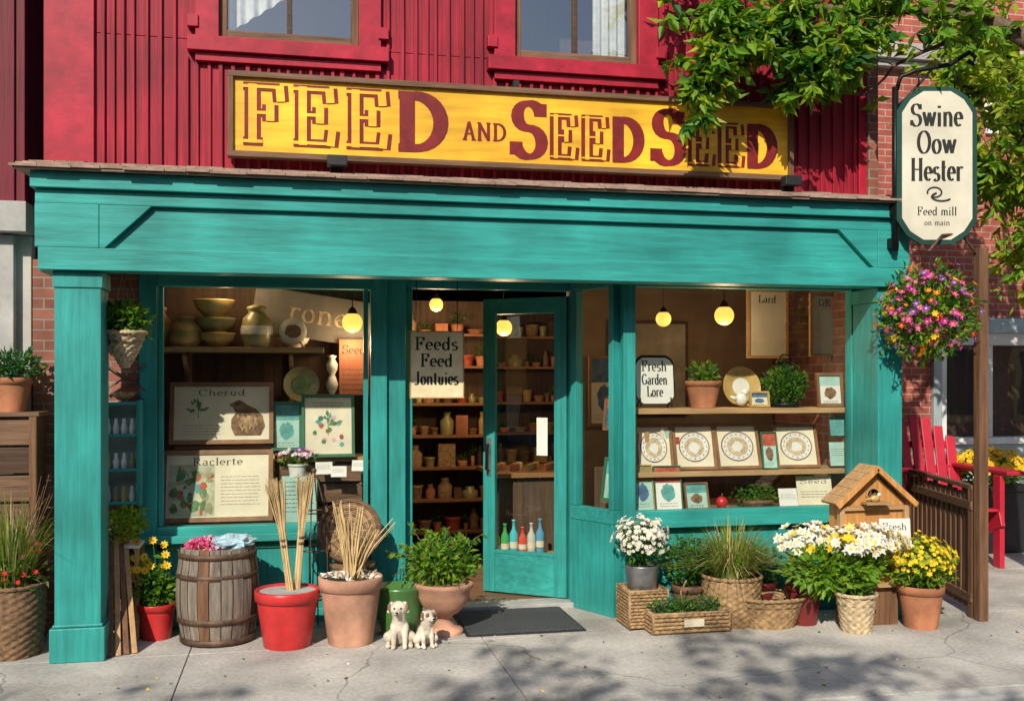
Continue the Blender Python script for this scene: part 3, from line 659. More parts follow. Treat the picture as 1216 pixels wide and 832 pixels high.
p=MB('red_flowerpot'); pot(p,(1.245,.13,0),.205,.15,.36,REDP); p.lathe([(.188,.345),(.1,.35),(.0001,.352)],(1.245,.13,0),GREYC,24,wob=.06); p.build()
def broom(name,base,tip,n,w):
    p=MB(name); b=Vector(base);t=Vector(tip); 
    for k in range(n):
        o=Vector((U(-1,1),U(-1,1),0)); m=b.lerp(t,.6)+o*.02; p.tube([b+o*.02,b.lerp(t,.35)+o*.018,m,b.lerp(t,.82)+o*w*.7,t+o*w+Vector((0,0,U(-.06,.04)))],[.004,.004,.004,.003,.0015],STRAW,5,cap=False)
    for q in (.45,.5): 
        cc=b.lerp(t,q); p.tube([cc-Vector((0,0,.008)),cc+Vector((0,0,.008))],.026,RUST,10)
    p.build()
broom('straw_broom',(1.27,.13,.30),(1.17,.16,1.04),90,.065)
broom('straw_broom',(1.30,.17,.30),(1.36,.20,1.06),90,.06)
p=MB('terracotta_pot'); pot(p,(1.645,.12,0),.205,.145,.43,TCP); p.build()
p=MB('dried_stalks'); b=Vector((1.645,.12,.38))
for (tx,tz,r) in ((1.56,.88,14),(1.70,.84,9),(1.80,.76,7),(1.62,.82,7),(1.92,.74,5)):
    for k in range(r): 
        o=Vector((U(-1,1)*.03,U(-1,1)*.03,U(-.05,.05))); e=Vector((tx,.12,tz))+o; p.tube([b+o*.8,b.lerp(e,.5)+o*.4+Vector((0,0,.03)),e],[.006,.005,.003],STRAW,5,cap=False)
for k in range(90): a=U(0,6.3); r=U(.02,.17); p.leaf((1.645+r*cos(a),.12+r*sin(a),.42),.06,.03,WICKP if k%2 else WPAPER,(U(-1,1),U(-1,1),.3))
p.build()
p=MB('wire_obelisk')
cx,cy=1.42,.50
for i in range(6):
    a=2*pi*i/6+.3; p.tube([(cx+.13*cos(a),cy+.13*sin(a),0),(cx+.115*cos(a),cy+.115*sin(a),.6),(cx+.09*cos(a),cy+.09*sin(a),.85),(cx+.03*cos(a),cy+.03*sin(a),1.02),(cx,cy,1.06)],.005,RUST,5)
for z,r in ((.25,.125),(.55,.117),(.8,.1)): p.tube([(cx+r*cos(2*pi*i/24),cy+r*sin(2*pi*i/24),z) for i in range(25)],.005,RUST,5)
p.sphere((cx,cy,1.08),.018,RUST,10,6); p.build()
p=MB('wooden_stool'); p.lathe([(.0001,.41),(.15,.41),(.155,.42),(.155,.44),(.0001,.445)],(1.68,.52,0),BRN,24)
for a in (45,135,225,315): p.tube([(1.68+.1*cos(radians(a)),.52+.1*sin(radians(a)),.41),(1.68+.14*cos(radians(a)),.52+.14*sin(radians(a)),0)],.014,BRN)
p.build()
p=MB('woven_disc'); p.M=FACE(1.66,.50,.665,0,14)
for k in range(14):
    r=.02+k*.014; p.tube([(r*cos(2*pi*i/40),r*sin(2*pi*i/40),.006*(i%2)) for i in range(41)],.008,WICK if k%3 else WICKD,5)
for k in range(12): a=2*pi*k/12; p.tube([(.02*cos(a),.02*sin(a),.008),(.2*cos(a),.2*sin(a),.008)],.004,WICKP,5)
p.lathe([(.19,-.01),(.215,-.01),(.218,.018),(.195,.02)],(0,0,0),BRN,40); p.build()
p=MB('green_pot'); p.lathe([(.10,0),(.13,.04),(.155,.16),(.145,.27),(.16,.30),(.16,.32),(.14,.32),(.13,.27),(.0001,.27)],(1.98,.30,0),GRNP,36); p.build()
p=MB('garden_urn'); u=(2.27,.24,0)
p.lathe([(.13,0),(.135,.02),(.12,.035),(.075,.05),(.05,.08),(.045,.10),(.07,.125),(.10,.14),(.15,.19),(.175,.25),(.178,.29),(.20,.315),(.205,.335),(.195,.345),(.17,.335),(.0001,.32)],u,TCP,40); p.build()
p=MB('leafy_plant'); bush(p,(2.25,.24,.48),(.23,.19,.15),800,.055,[L2,L1,L3,L1],14,(2.27,.24,.32)); 
for _ in range(26): twig(p,(2.25+U(-.15,.15),.24,.5),(U(-1,1),U(-.6,.6),U(-.2,1)),.24,16,.05,[L1,L3])
p.build()
def crate(p,x0,x1,y0,y1,z0,h,m,n):
    rows=max(3,int(h/.022))
    for k in range(rows):
        z=z0+h*(k+.5)/rows
        for (a,b) in (((x0,y0),(x1,y0)),((x1,y0),(x1,y1)),((x1,y1),(x0,y1)),((x0,y1),(x0,y0))):
            pts=[]; K=n*2
            for i in range(K+1):
                t=i/K; q=.005*(1 if (i+k)%2 else -1); dx_,dy_=b[0]-a[0],b[1]-a[1]; l=math.hypot(dx_,dy_); pts.append((a[0]+dx_*t+dy_/l*q,a[1]+dy_*t-dx_/l*q,z))
            p.tube(pts,h/rows*.5,m,5)
    for (x,y) in ((x0,y0),(x1,y0),(x1,y1),(x0,y1)): p.tube([(x,y,z0),(x,y,z0+h+.01)],.011,m,6)
    p.tube([(x0,y0,z0+h),(x1,y0,z0+h),(x1,y1,z0+h),(x0,y1,z0+h),(x0,y0,z0+h)],.012,m,6)
    p.box(x0,x1,y0,y1,z0+.01,z0+.03,m)
p=MB('wicker_crate'); crate(p,3.51,3.78,.03,.30,.01,.25,WICK,7); p.box(3.51,3.78,.03,.30,.235,.25,WICK); p.build()
p=MB('galvanised_pot'); pot(p,(3.64,.165,.25),.12,.10,.17,STEEL,rim=False); p.build()
p=MB('white_chrysanthemum'); bush(p,(3.64,.165,.56),(.16,.15,.13),400,.045,[L2,L1],8,(3.64,.165,.40)); blooms(p,(3.64,.165,.585),(.18,.18,.16),360,.02,[PW],PY,-.4,jit=.2); p.build()
p=MB('herb_basket'); crate(p,3.62,4.16,-.13,.07,.005,.13,WICK,12); p.box(3.64,4.14,-.11,.05,.04,.11,SOIL); p.box(3.83,3.97,-.152,-.145,.05,.10,PAPER)
for k in range(9): bush(p,(3.67+k*.055,-.03,.16),(.045,.07,.06),90,.03,[L2,L1,L6,L5],3,(3.67+k*.055,-.03,.1))
p.tube([(3.89,-.03,.12),(3.85,-.03,.26),(3.89,-.03,.34)],.006,WICK,6); p.build()
p=MB('grass_basket'); basket(p,(4.27,.08,0),.155,.20,.33,WICK,bulge=.02); p.build()
p=MB('ornamental_grass'); grass(p,(4.27,.08,.30),900,.44,.50,[L5,L5,L3,STRAW,L3],.0035,.13); p.build()
p=MB('potted_shrub'); pot(p,(4.0,.21,0),.12,.09,.26,BRN); bush(p,(4.0,.21,.42),(.17,.12,.18),500,.045,[L2,L1,L2],8,(4.0,.21,.25)); p.build()
p=MB('potted_shrub'); pot(p,(4.55,.21,0),.12,.09,.26,MARP); bush(p,(4.55,.21,.36),(.16,.12,.13),400,.04,[L2,L1,L5],8,(4.55,.21,.25)); p.build()
p=MB('oval_wicker_basket'); basket(p,(4.50,-.04,0),.16,.235,.20,WICK,1.05,.75,stk=20); 
p.tube([(4.50+.10*cos(t),-.04,.20+.03*sin(t)) for t in [pi*i/14 for i in range(15)]],.008,WICK,6); p.build()
p=MB('maroon_pot'); pot(p,(4.76,-.02,0),.13,.09,.29,MARP); p.build()
p=MB('wicker_planter'); basket(p,(5.0,-.30,0),.095,.13,.25,WICKP,stk=12); p.build()
p=MB('white_flowering_plant'); bush(p,(4.90,-.22,.42),(.36,.18,.17),1200,.07,[L1,L3,L7,L3],16,(5.0,-.30,.2)); blooms(p,(4.76,-.12,.54),(.23,.15,.15),130,.042,[PW,PW,PW,PW,PY],PY,-.1,6,.3); blooms(p,(5.05,-.28,.55),(.27,.16,.16),180,.042,[PW,PW,PW,PW,PY],PY,-.1,6,.3); p.build()
# birdhouse
p=MB('wooden_birdhouse'); bx=5.19; ya,yb_=-.20,-.03
zb=.30; w=.24
o=[(-w,0),(w,0),(w,.55),(0,.76),(-w,.55)]
p.M=FACE(bx,yb_,zb); prism(p,o,.0,.155,ORW); 
p.M=Matrix.Identity(4)
for s_ in (-1,1):
    for k in range(5):
        t0=k/5;t1=(k+.96)/5
        a=Vector((bx+s_*.30*t0,0,zb+.80-.255*t0));b=Vector((bx+s_*.30*t1,0,zb+.80-.255*t1)); m=(a+b)/2
        p.beam((m.x,ya-.05,m.z),(m.x,yb_+.0,m.z),(b-a).length,.02,TAN,up=(s_*.255,0,.30))
    p.beam((bx,ya-.052,zb+.79),(bx+s_*.30,ya-.052,zb+.79-.255),.02,.035,ORW,up=(0,0,1))
p.box(bx-.28,bx+.28,ya-.03,yb_+.0,zb-.03,zb-.001,TAN)
p.box(bx-.2,bx+.2,ya+.02,yb_-.02,0,zb-.031,BRNV); p.box(bx-.26,bx+.26,ya-.012,ya+.009,zb+.50,zb+.53,TAN)
for xx in (-.245,.245): p.box(bx+xx-.018,bx+xx+.018,ya-.02,ya+.02,zb,zb+.52,TANV)
p.M=FACE(bx+.0,-.188,zb+.60)
p.disc((0,0),.045,.045,.004,INK,20); p.lathe([(.045,.004),(.055,.004),(.055,.012),(.045,.012)],(0,0,0),TAN,20)
p.M=Matrix.Identity(4)
p.sphere((bx-.02,-.25,zb+.585),(.036,.022,.024),CER,12,8); p.sphere((bx+.012,-.25,zb+.61),(.016,.014,.014),CERW,10,6); p.tube([(bx-.05,-.25,zb+.585),(bx-.09,-.25,zb+.58)],[.012,.004],CER,6); p.tube([(bx+.02,-.25,zb+.61),(bx+.04,-.25,zb+.607)],[.005,.001],ORW,6); p.box(bx-.1,bx+.08,-.29,-.21,zb+.545,zb+.562,TAN)
p.build(bevel=.003)
def lines(p,x0,x1,y0,n,dy,z,t=.004,m=None):
    m=m or SEPIA
    for k in range(n): 
        xa=x0; 
        while xa<x1-.01:
            w_=U(.012,.035)*(x1-x0)/.2; xb=min(x1*U(.92,1),xa+w_); p.add([(xa,y0-k*dy,z),(xb,y0-k*dy,z),(xb,y0-k*dy+t,z),(xa,y0-k*dy+t,z)],[(0,1,2,3)],m); xa=max(xb,xa)+.006
def card(name,x,y,z,w,h,rz=0,tilt=8,title=None,body=4,pm=None):
    p=MB(name); p.M=FACE(x,y,z,rz,tilt); p.box(-w/2,w/2,0,h,-.004,0,pm or WPAPER)
    if title:
        for i,t in enumerate(title): text(p,t,T(0,h*(.74-.25*i),.001),h*.16,INK,.14,.05,fit=w*.8)
    if body: lines(p,-w*.4,w*.4,h*(.70-.25*(len(title) if title else 0)),body,h*.09,.001,h*.018)
    return p.build()
card('price_sign',5.34,-.24,.44,.22,.30,-8,6,['Fresh','Garden'],2)
p=MB('terracotta_pot'); pot(p,(5.50,-.28,0),.155,.11,.29,TC); p.build()
p=MB('yellow_chrysanthemum'); bush(p,(5.50,-.28,.42),(.22,.20,.16),800,.05,[L3,L1,L4],10,(5.5,-.28,.27)); blooms(p,(5.50,-.28,.44),(.23,.21,.18),460,.02,[PY,PY,L4],None,-.2,6,.2); p.build()
p=MB('red_flowerpot'); pot(p,(.40,.50,0),.125,.095,.23,REDP); p.build()
p=MB('yellow_flowering_plant'); bush(p,(.39,.50,.33),(.12,.11,.11),260,.06,[L2,L1,L3],6,(.4,.5,.2))
for k in range(16):
    e=(.39+U(-.13,.13),.50+U(-.08,.08),U(.42,.66)); p.tube([(.4,.5,.2),(.395+U(-.03,.03),.5,.38),e],[.004,.003,.002],L1,4); p.flower(e,(U(-.4,.4),-1,.6),.032,PY,PO,8)
    p.leaf((e[0],e[1],e[2]-.1),.08,.03,L1)
p.build()
p=MB('wood_planks')
for k in range(4): p.beam((.185+k*.045,.06+.02*k,.0),(.13+k*.03,.44,.72-.04*k),.032,.02,TANV if k%2 else BRNV)
p.build(bevel=.003)
p=MB('plant_stand')
for x in (.03,.27):
    for y in (.45,.68): p.box(x,x+.03,y,y+.03,0,.62,TANV)
for z in (.12,.38,.60): p.box(.025,.305,.44,.72,z,z+.02,WHITE if z>.5 else TAN)
p.build(bevel=.003)
p=MB('leafy_plant'); pot(p,(.17,.55,.62),.07,.055,.09,TC); bush(p,(.19,.46,.76),(.15,.13,.10),520,.04,[L1,L3,L3],6,(.17,.55,.68)); p.build()
p=MB('teal_cabinet')
for z in (.87,1.09,1.32,1.53): p.box(.03,.27,.58,.74,z,z+.018,TEALH)
p.box(.02,.045,.575,.75,.86,1.56,TEALV); p.box(.265,.29,.575,.75,.86,1.56,TEALV); p.box(.046,.264,.742,.75,.87,1.55,WHITE)
for z in (.888,1.108,1.338):
    for k in range(4): p.lathe([(.018,0),(.022,.04),(.012,.07),(.012,.1),(.0001,.1)],(.075+k*.052,.64,z),random.choice([CERW,CER,CERW,CERG]),12)
p.build(bevel=.003)
p=MB('hanging_planter')
basket(p,(.235,.30,1.77),.02,.125,.22,WICKP,stk=12,bulge=.01)
for a in (30,150,270): p.tube([(.235+.12*cos(radians(a)),.30+.12*sin(radians(a)),1.98),(.235,.30,2.44)],.004,WICK,4)
bush(p,(.235,.30,2.07),(.14,.13,.11),520,.055,[L2,L1,L3],6,(.235,.30,1.95)); p.build()
p=MB('wall_trellis')
p.beam((.04,.72,1.62),(.30,.72,1.80),.012,.012,BRN); p.beam((.30,.735,1.62),(.04,.735,1.80),.012,.012,BRN)
p.lathe([(.03,0),(.07,.03),(.08,.05),(.07,.05),(.0001,.02)],(.17,.66,1.56),WICK,20); p.build()
p=MB('wooden_crate_stack')
for r in range(8): p.box(-1.3,-.32,.45,.47,.02+r*.18,.02+r*.18+.165,BRN if r%3 else DBR)
for x in (-1.3,-.86,-.36): p.box(x,x+.045,.42,.449,0,1.46,BRNV)
p.box(-1.32,-.30,.42,.70,1.462,1.49,BRN); p.box(-.34,-.32,.471,.7,0,1.46,DBR)
p.build(bevel=.004)
p=MB('terracotta_pot'); pot(p,(-.50,.56,1.49),.13,.09,.22,TC); bush(p,(-.5,.56,1.78),(.18,.15,.10),500,.05,[L2,L6,L1],8,(-.5,.56,1.68)); p.build()
p=MB('wicker_planter'); basket(p,(-.43,.26,0),.17,.20,.43,WICKD,stk=14,bulge=.015); p.build()
p=MB('flowering_grass'); grass(p,(-.43,.26,.38),380,.62,.38,[L5,L1,L3,STRAW,L5],.0035,.13); bush(p,(-.43,.26,.48),(.22,.18,.12),380,.06,[L1,L5,L2],4,(-.43,.26,.38))
for k in range(24): e=(-.43+U(-.24,.24),.24+U(-.15,.1),U(.42,.72)); p.flower(e,(U(-.3,.3),-1,.5),.018,random.choice([PR,PP,PR]),None,6)
for k in range(12): a_=U(-.3,.3); p.tube([(-.43+a_*.3,.26,.4),(-.43+a_*.6,.24,.75),(-.43+a_,.22,U(.95,1.15))],[.003,.003,.002],BRN,4,cap=False)
p.build()
p=MB('door_mat'); p.box(2.42,3.20,.10,.78,.002,.018,RUBBER); p.box(2.40,3.22,.08,.80,.0015,.010,BLK); p.build(bevel=.004)
# hanging flower basket with post
p=MB('wooden_post'); p.box(5.99,6.06,-.24,-.17,0,2.62,BRNV)
p.tube([(6.02,-.20,2.35),(6.0,-.20,2.58),(5.86,-.21,2.72),(5.70,-.23,2.70),(5.58,-.25,2.58)],.011,RUST,7); p.build(bevel=.004)
p=MB('hanging_flower_basket'); hc=Vector((5.58,-.25,2.16))
basket(p,(hc.x,hc.y,hc.z-.20),.08,.20,.18,WICK,stk=14)
for a in (20,140,260): p.tube([(hc.x+.2*cos(radians(a)),hc.y+.2*sin(radians(a)),hc.z),(hc.x,hc.y,2.58)],.003,IRON,4)
bush(p,hc,(.32,.30,.30),2300,.05,[L1,L2,L3,L1],0); blooms(p,hc,(.31,.31,.31),330,.028,[PP,PM,PP,PO,PR,PY,PPU],PY,-.9,6,.2)
for _ in range(14): twig(p,hc+Vector((U(-.25,.25),U(-.2,.2),-.12)),(U(-1,1),U(-1,1),-1),.22,14,.045,[L1,L3])
p.build()
p=MB('slatted_fence'); a=Vector((6.02,-.14,0));b=Vector((6.36,1.14,0)); n=13
for k in range(n):
    q=a.lerp(b,(k+.5)/n); d=(b-a).normalized(); p.beam(q+Vector((0,0,.06)),q+Vector((0,0,.90+.02*sin(k*2))),.02,.055,BRNV,up=d)
for z in (.14,.80): p.beam(a+Vector((-.02,0,z)),b+Vector((-.02,0,z)),.02,.06,BRN)
p.beam(a+Vector((0,0,.93)),b+Vector((0,0,.93)),.05,.03,BRN)
for q in (a.lerp(b,.02),b): p.beam(q,q+Vector((0,0,.92)),.05,.05,BRNV)
p.build(bevel=.003)
p=MB('adirondack_chair'); p.M=T(7.22,2.0,0)@Matrix.Rotation(radians(-8),4,'Z')@Matrix.Scale(1.32,4)
for s_ in (-1,1):
    p.beam((s_*.27,-.30,0),(s_*.27,-.30,.63),.035,.09,CHR); p.beam((s_*.26,-.36,.34),(s_*.26,.42,.04),.03,.10,CHR); p.beam((s_*.30,.30,.05),(s_*.30,.33,.64),.03,.08,CHR)
    p.box(s_*.33-.07,s_*.33+.07,-.42,.38,.64,.665,CHR)
for k in range(6): y=-.34+k*.09; p.box(-.25,.25,y,y+.075,.385-k*.034,.402-k*.034,CHR)
for k in range(7):
    x=-.225+k*.075; p.beam((x,.18,.22),(x*1.3,.42,1.02-(abs(k-3)**1.6)*.028),.072,.018,CHR,up=(0,-1,.3))
p.beam((-.3,.34,.62),(.3,.34,.62),.03,.06,CHR); p.beam((-.27,.41,.80),(.27,.41,.80),.02,.05,CHR)
p.build(bevel=.006)
p=MB('black_planter'); x0=7.72
p.add([(x0+.03,2.2,0),(x0+.67,2.2,0),(x0+.67,2.75,0),(x0+.03,2.75,0),(x0,2.17,.62),(x0+.7,2.17,.62),(x0+.7,2.78,.62),(x0,2.78,.62)],[(0,3,2,1),(0,1,5,4),(1,2,6,5),(2,3,7,6),(3,0,4,7),(4,5,6,7)],BLK); p.box(x0-.02,x0+.72,2.15,2.80,.60,.655,BLK); p.build(bevel=.01)
p=MB('yellow_chrysanthemum'); bush(p,(x0+.35,2.45,.76),(.38,.30,.20),900,.06,[L1,L3,L2],6,(x0+.35,2.45,.6)); blooms(p,(x0+.35,2.45,.80),(.42,.33,.21),520,.035,[PY],PO,-.1,6); p.build()
p=MB('fallen_leaves')
for _ in range(110):
    p.leaf((U(-.5,6.5),U(-1.5,.3)-.3*R(),.004),U(.015,.04),U(.01,.02),random.choice([L5,WICK,PY,L1,PW,BRN]),(U(-1,1),U(-1,1),.08))
p.build()

# ------------------------------------------------------------------ puppies
FUR=mat('puppy_fur',(.60,.53,.43),.9,.3,16,.8,blotch=.35); FURB=mat('puppy_fur_brown',(.20,.13,.08),.9,.3,12,.5)
def puppy(x,y,h,rz,head,dark):
    E=empty('puppy'); sc=h/.30; M=T(x,y,0)@Matrix.Rotation(radians(rz),4,'Z')@Matrix.Scale(sc,4)
    def cap(mb,a,b,ra,rb,n=14,k=10):
        a=Vector(a);b=Vector(b)
        for i in range(k+1):
            t=i/k; c=a.lerp(b,t); r=ra+(rb-ra)*t; mb.sphere(c,r,FUR,n,8)
    p=MB('body'); p.M=M
    cap(p,(0,.045,.065),(0,-.005,.13),.066,.056); cap(p,(0,-.005,.13),(0,-.03,.185),.054,.042)
    hx=head; cap(p,(0,-.03,.185),(hx*.3,-.045,.225),.042,.044)
    H=Vector((hx*.3,-.05,.245)); p.sphere(H,(.050,.048,.046),FUR,20,14); cap(p,H+Vector((hx*.1,-.03,-.012)),H+Vector((hx*.3,-.066,-.017)),.026,.017)
    for s_ in (-1,1):
        cap(p,(s_*.032,-.03,.13),(s_*.034,-.05,.065),.026,.018); cap(p,(s_*.034,-.05,.065),(s_*.034,-.056,.018),.017,.015); cap(p,(s_*.034,-.056,.016),(s_*.036,-.082,.014),.017,.014)
        cap(p,(s_*.045,.045,.055),(s_*.068,-.005,.06),.042,.034); cap(p,(s_*.068,-.005,.055),(s_*.062,.02,.022),.028,.018); cap(p,(s_*.064,.02,.018),(s_*.070,-.048,.014),.018,.015)
        cap(p,H+Vector((s_*.040,.005,.028)),H+Vector((s_*.058,-.006,-.018)),.014,.011)
    cap(p,(0,.10,.035),(.05,.135,.03),.018,.010)
    o=p.build(parent=E); r=o.modifiers.new('rm','REMESH'); r.mode='VOXEL'; r.voxel_size=.0042*sc; r.use_smooth_shade=True
    s=o.modifiers.new('s','SMOOTH'); s.iterations=4
    p=MB('face'); p.M=M
    for s_ in (-1,1):
        p.sphere(H+Vector((s_*.020+hx*.12,-.0435,.008)),.0065,INK,10,8)
        p.sphere(H+Vector((s_*.052,-.003,.004)),(.014,.020,.030),FURB,12,8)
        if dark: p.sphere(H+Vector((s_*.022,-.036,.012)),(.017,.012,.018),FURB,12,8)
    p.sphere(H+Vector((hx*.34,-.085,-.010)),(.009,.007,.007),INK,10,8); p.tube([H+Vector((hx*.34-.012,-.078,-.026)),H+Vector((hx*.34,-.084,-.023)),H+Vector((hx*.34+.012,-.078,-.026))],.0022,INK,6)
    if dark: p.sphere(H+Vector((0,.012,.020)),(.040,.038,.030),FURB,14,8); p.sphere((.0,.062,.115),(.046,.040,.045),FURB,14,8)
    p.build(parent=E)
puppy(1.945,-.05,.31,-8,-.02,0); puppy(2.105,-.09,.25,12,.03,1)

# ------------------------------------------------------------------ window display contents
def rnd(l): return random.choice(l)
GF=mat('green_frame',(.04,.15,.08),.5); ART1=mat('print_green',(.12,.22,.09),.7,.4,14,0); ART2=mat('print_red',(.45,.09,.05),.7,.4,14,0); ART3=mat('print_brown',(.22,.12,.06),.7,.5,20,0); ART4=mat('print_teal',(.12,.36,.34),.7,.3,10,0); ART5=mat('print_blue',(.08,.16,.28),.7,.4,10,0); AQ=mat('aqua_paper',(.38,.58,.50),.7,.15,5,0); WASH=mat('pale_wash',(.50,.50,.34),.8,.3,8,0)
def picture(name,x,y,z,w,h,fr,paper,kind,rz=0,tilt=10,title=None,ft=.022):
    p=MB(name); p.M=FACE(x,y,z,rz,tilt)
    p.box(-w/2+ft,w/2-ft,ft,h-ft,-.012,.0,paper)
    p.box(-w/2,w/2,0,ft,-.015,.012,fr); p.box(-w/2,w/2,h-ft,h,-.015,.012,fr); p.box(-w/2,-w/2+ft,ft+.0005,h-ft-.0005,-.014,.0115,fr); p.box(w/2-ft,w/2,ft+.0005,h-ft-.0005,-.014,.0115,fr)
    W_=w-2*ft;H_=h-2*ft
    def blob(cx,cy,rx,ry,m,z=.001,j=.3,n=22): p.disc((cx,cy),rx,ry,z,m,n,0,j)
    def sprig(cx,cy,s,ms=(ART1,)):
        for k in range(14):
            a=U(-.2,pi+.2); r=s*U(.3,1); 
            d=Vector((cos(a),sin(a),0)); e=Vector((cx,cy,.0015+k*.0001))+d*r; pp=Vector((-d.y,d.x,0))*s*.12
            p.add([e-d*s*.3,e+pp,e+d*s*.25,e-pp],[(0,1,2,3)],rnd(ms))
        p.add([(cx-.003,cy-s*.7,.001),(cx+.003,cy-s*.7,.001),(cx+.002,cy+s*.4,.001),(cx-.002,cy+s*.4,.001)],[(0,1,2,3)],ART1)
    if title: text(p,title,T(0,h-ft-H_*.17,.001),H_*.12,INK,.15,.05,fit=W_*.5)
    if kind=='animal':
        cx,cy=W_*.24,h*.40
        body=[(-.11,-.28),(.18,-.28),(.23,-.12),(.20,.06),(.12,.18),(.02,.25),(-.02,.30),(-.07,.33),(-.12,.29),(-.18,.25),(-.13,.20),(-.10,.11),(-.15,.0),(-.15,-.14)]
        p.add([(cx+a*W_*.95,cy+b_*H_*1.1,.001) for a,b_ in body],[tuple(range(len(body)))],ART3); blob(cx+.03*W_,cy-.05*H_,W_*.10,H_*.13,WICK,.0014,.4); blob(cx-.085*W_,cy+.29*H_,.006,.006,INK,.002,0,8)
        for k in range(24): blob(cx+U(-.08,.13)*W_,cy+U(-.22,.1)*H_,.006,.012,rnd([WICKD,DBR,TAN]),.0016+k*.00003,.3,6)
        sprig(-W_*.25,h*.54,H_*.20); lines(p,-W_*.4,-.01,h*.3,4,H_*.055,.001,.003)
    elif kind=='botanic':
        p.box(-W_*.48,-W_*.03,ft+.01,h*.80,.0002,.0008,WASH)
        for k in range(44): blob(-W_*.26+U(-.20,.20)*W_,h*.44+U(-.34,.30)*H_,W_*U(.015,.05),H_*U(.03,.09),rnd([ART1,ART1,ART2,ART4,AQ,CERG,ART1]),.001+k*.0001,.6,12)
        lines(p,.02,W_*.42,h*.62,9,H_*.055,.001,.003)
    elif kind=='flowers':
        for k in range(16): blob(U(-.3,.3)*W_,h*.45+U(-.28,.22)*H_,W_*.05,W_*.05,rnd([ART2,PLP,ART4,CERW,ART1]),.001+k*.0002,.4,10)
        sprig(0,h*.5,H_*.25,(ART1,ART4)); lines(p,-W_*.35,W_*.35,h*.86,2,H_*.05,.003,.004)
    elif kind=='plate':
        blob(0,h*.5,W_*.42,H_*.38,ART3,.001,0,32); blob(0,h*.5,W_*.39,H_*.35,CERW,.0015,0,32); blob(0,h*.49,W_*.27,H_*.24,WICKP,.002,.1,24); blob(0,h*.48,W_*.14,H_*.13,CERW,.0025,.4,14)
        for k in range(16): a=2*pi*k/16; blob(W_*.33*cos(a),h*.5+H_*.30*sin(a),.006,.006,rnd([ART2,CERG,ART4]),.003,0,6)
    elif kind=='book':
        p.box(-W_*.5,W_*.5,h*.62,h-ft,.0002,.001,rnd([ART4,ART5,ART1,ART2,CERG,AQ])); blob(0,h*.4,W_*.28,H_*.2,rnd([ART2,ART4,ART3,ART5]),.001); lines(p,-W_*.35,W_*.35,h*.15,2,H_*.06,.001,.004)
    p.build()
picture('framed_print',.78,1.02,1.235,.72,.45,FRM,PAPER,'animal',0,12,'Cherud',ft=.03)
picture('framed_print',.76,.87,.70,.76,.51,FRM,PAPER,'botanic',0,14,'Raclerte',ft=.032)
picture('framed_print',1.53,.96,1.135,.38,.46,GF,PAPER,'flowers',0,10)
picture('framed_print',1.235,1.06,1.18,.22,.36,GF,AQ,'book',0,8)
p=MB('wooden_crate'); 
for z in (.64,.83,1.02): p.box(.45,1.15,1.10,1.12,z,z+.17,TAN); 
p.box(.45,1.15,1.06,1.40,1.2,1.225,TAN); p.box(.45,.47,1.12,1.4,.63,1.2,TAN);p.box(1.13,1.15,1.12,1.4,.63,1.2,TAN); p.build(bevel=.003)
p=MB('wooden_crate'); p.box(1.17,1.8,1.0,1.35,1.10,1.13,TAN)
for z in (.64,.80,.95): p.box(1.19,1.78,1.04,1.06,z,z+.13,BRN)
p.box(1.18,1.2,1.06,1.35,.63,1.1,TAN);p.box(1.76,1.78,1.06,1.35,.63,1.1,TAN); p.build(bevel=.003)
p=MB('aqua_box'); p.box(1.2,1.45,.93,1.02,.64,1.0,AQ); p.M=FACE(1.325,.928,.66); lines(p,-.1,.1,.3,8,.03,.001); p.build(bevel=.003)
p=MB('flowerpot'); pot(p,(1.31,.975,1.0),.07,.055,.09,CERW); bush(p,(1.31,.975,1.13),(.13,.07,.05),200,.03,[L1,L3],4,(1.31,.975,1.08)); blooms(p,(1.31,.975,1.15),(.14,.08,.05),90,.017,[PLP,PW,PPU],None); p.build()
card('price_card',1.50,.88,1.02,.12,.09,6,20); card('price_card',1.60,.86,1.0,.11,.08,-5,20); card('price_card',1.75,.86,1.04,.12,.08,-14,20)
p=MB('green_plate'); p.M=FACE(1.34,1.15,1.66,0,12); p.lathe([(.0001,0),(.08,.0),(.125,.018),(.13,.02)],(0,0,0),CERG,36); p.lathe([(.0001,.002),(.07,.003)],(0,0,0),ART1,30); p.build()
p=MB('plate_shelf'); p.box(1.17,1.70,1.12,1.5,1.49,1.51,TAN); p.build()
p=MB('turned_candlestick'); p.lathe([(.045,0),(.045,.02),(.02,.05),(.018,.08),(.035,.11),(.045,.15),(.03,.20),(.02,.22),(.04,.26),(.042,.30),(.02,.34),(.035,.36),(.0001,.37)],(1.565,1.2,1.512),CERW,20); p.build()
def bowl(name,x,y,z,r,h,m):
    p=MB(name); p.lathe([(r*.45,0),(r*.5,.01),(r*.85,h*.5),(r,h),(r*.97,h+.004),(r*.9,h*.9),(r*.6,h*.3),(.0001,h*.2)],(x,y,z),m,30); p.build()
def jar(name,x,y,z,r,h,m,m2=None):
    p=MB(name); p.lathe([(r*.7,0),(r*.95,h*.15),(r,h*.4),(r*.85,h*.68),(r*.5,h*.8),(r*.5,h*.87),(r*.62,h*.9),(r*.6,h*.95),(r*.2,h),(.0001,h*1.03)],(x,y,z),m,28)
    if m2: p.lathe([(r*1.005,h*.3),(r*1.01,h*.4),(r*.96,h*.5)],(x,y,z),m2,28)
    p.build()
jar('ceramic_jar',.52,1.15,1.932,.12,.23,CER,CERG); bowl('ceramic_bowl',.74,1.15,1.932,.135,.10,CER); bowl('ceramic_bowl',.73,1.17,2.04,.15,.10,CERG); bowl('ceramic_bowl',.72,1.16,2.15,.15,.12,CER)
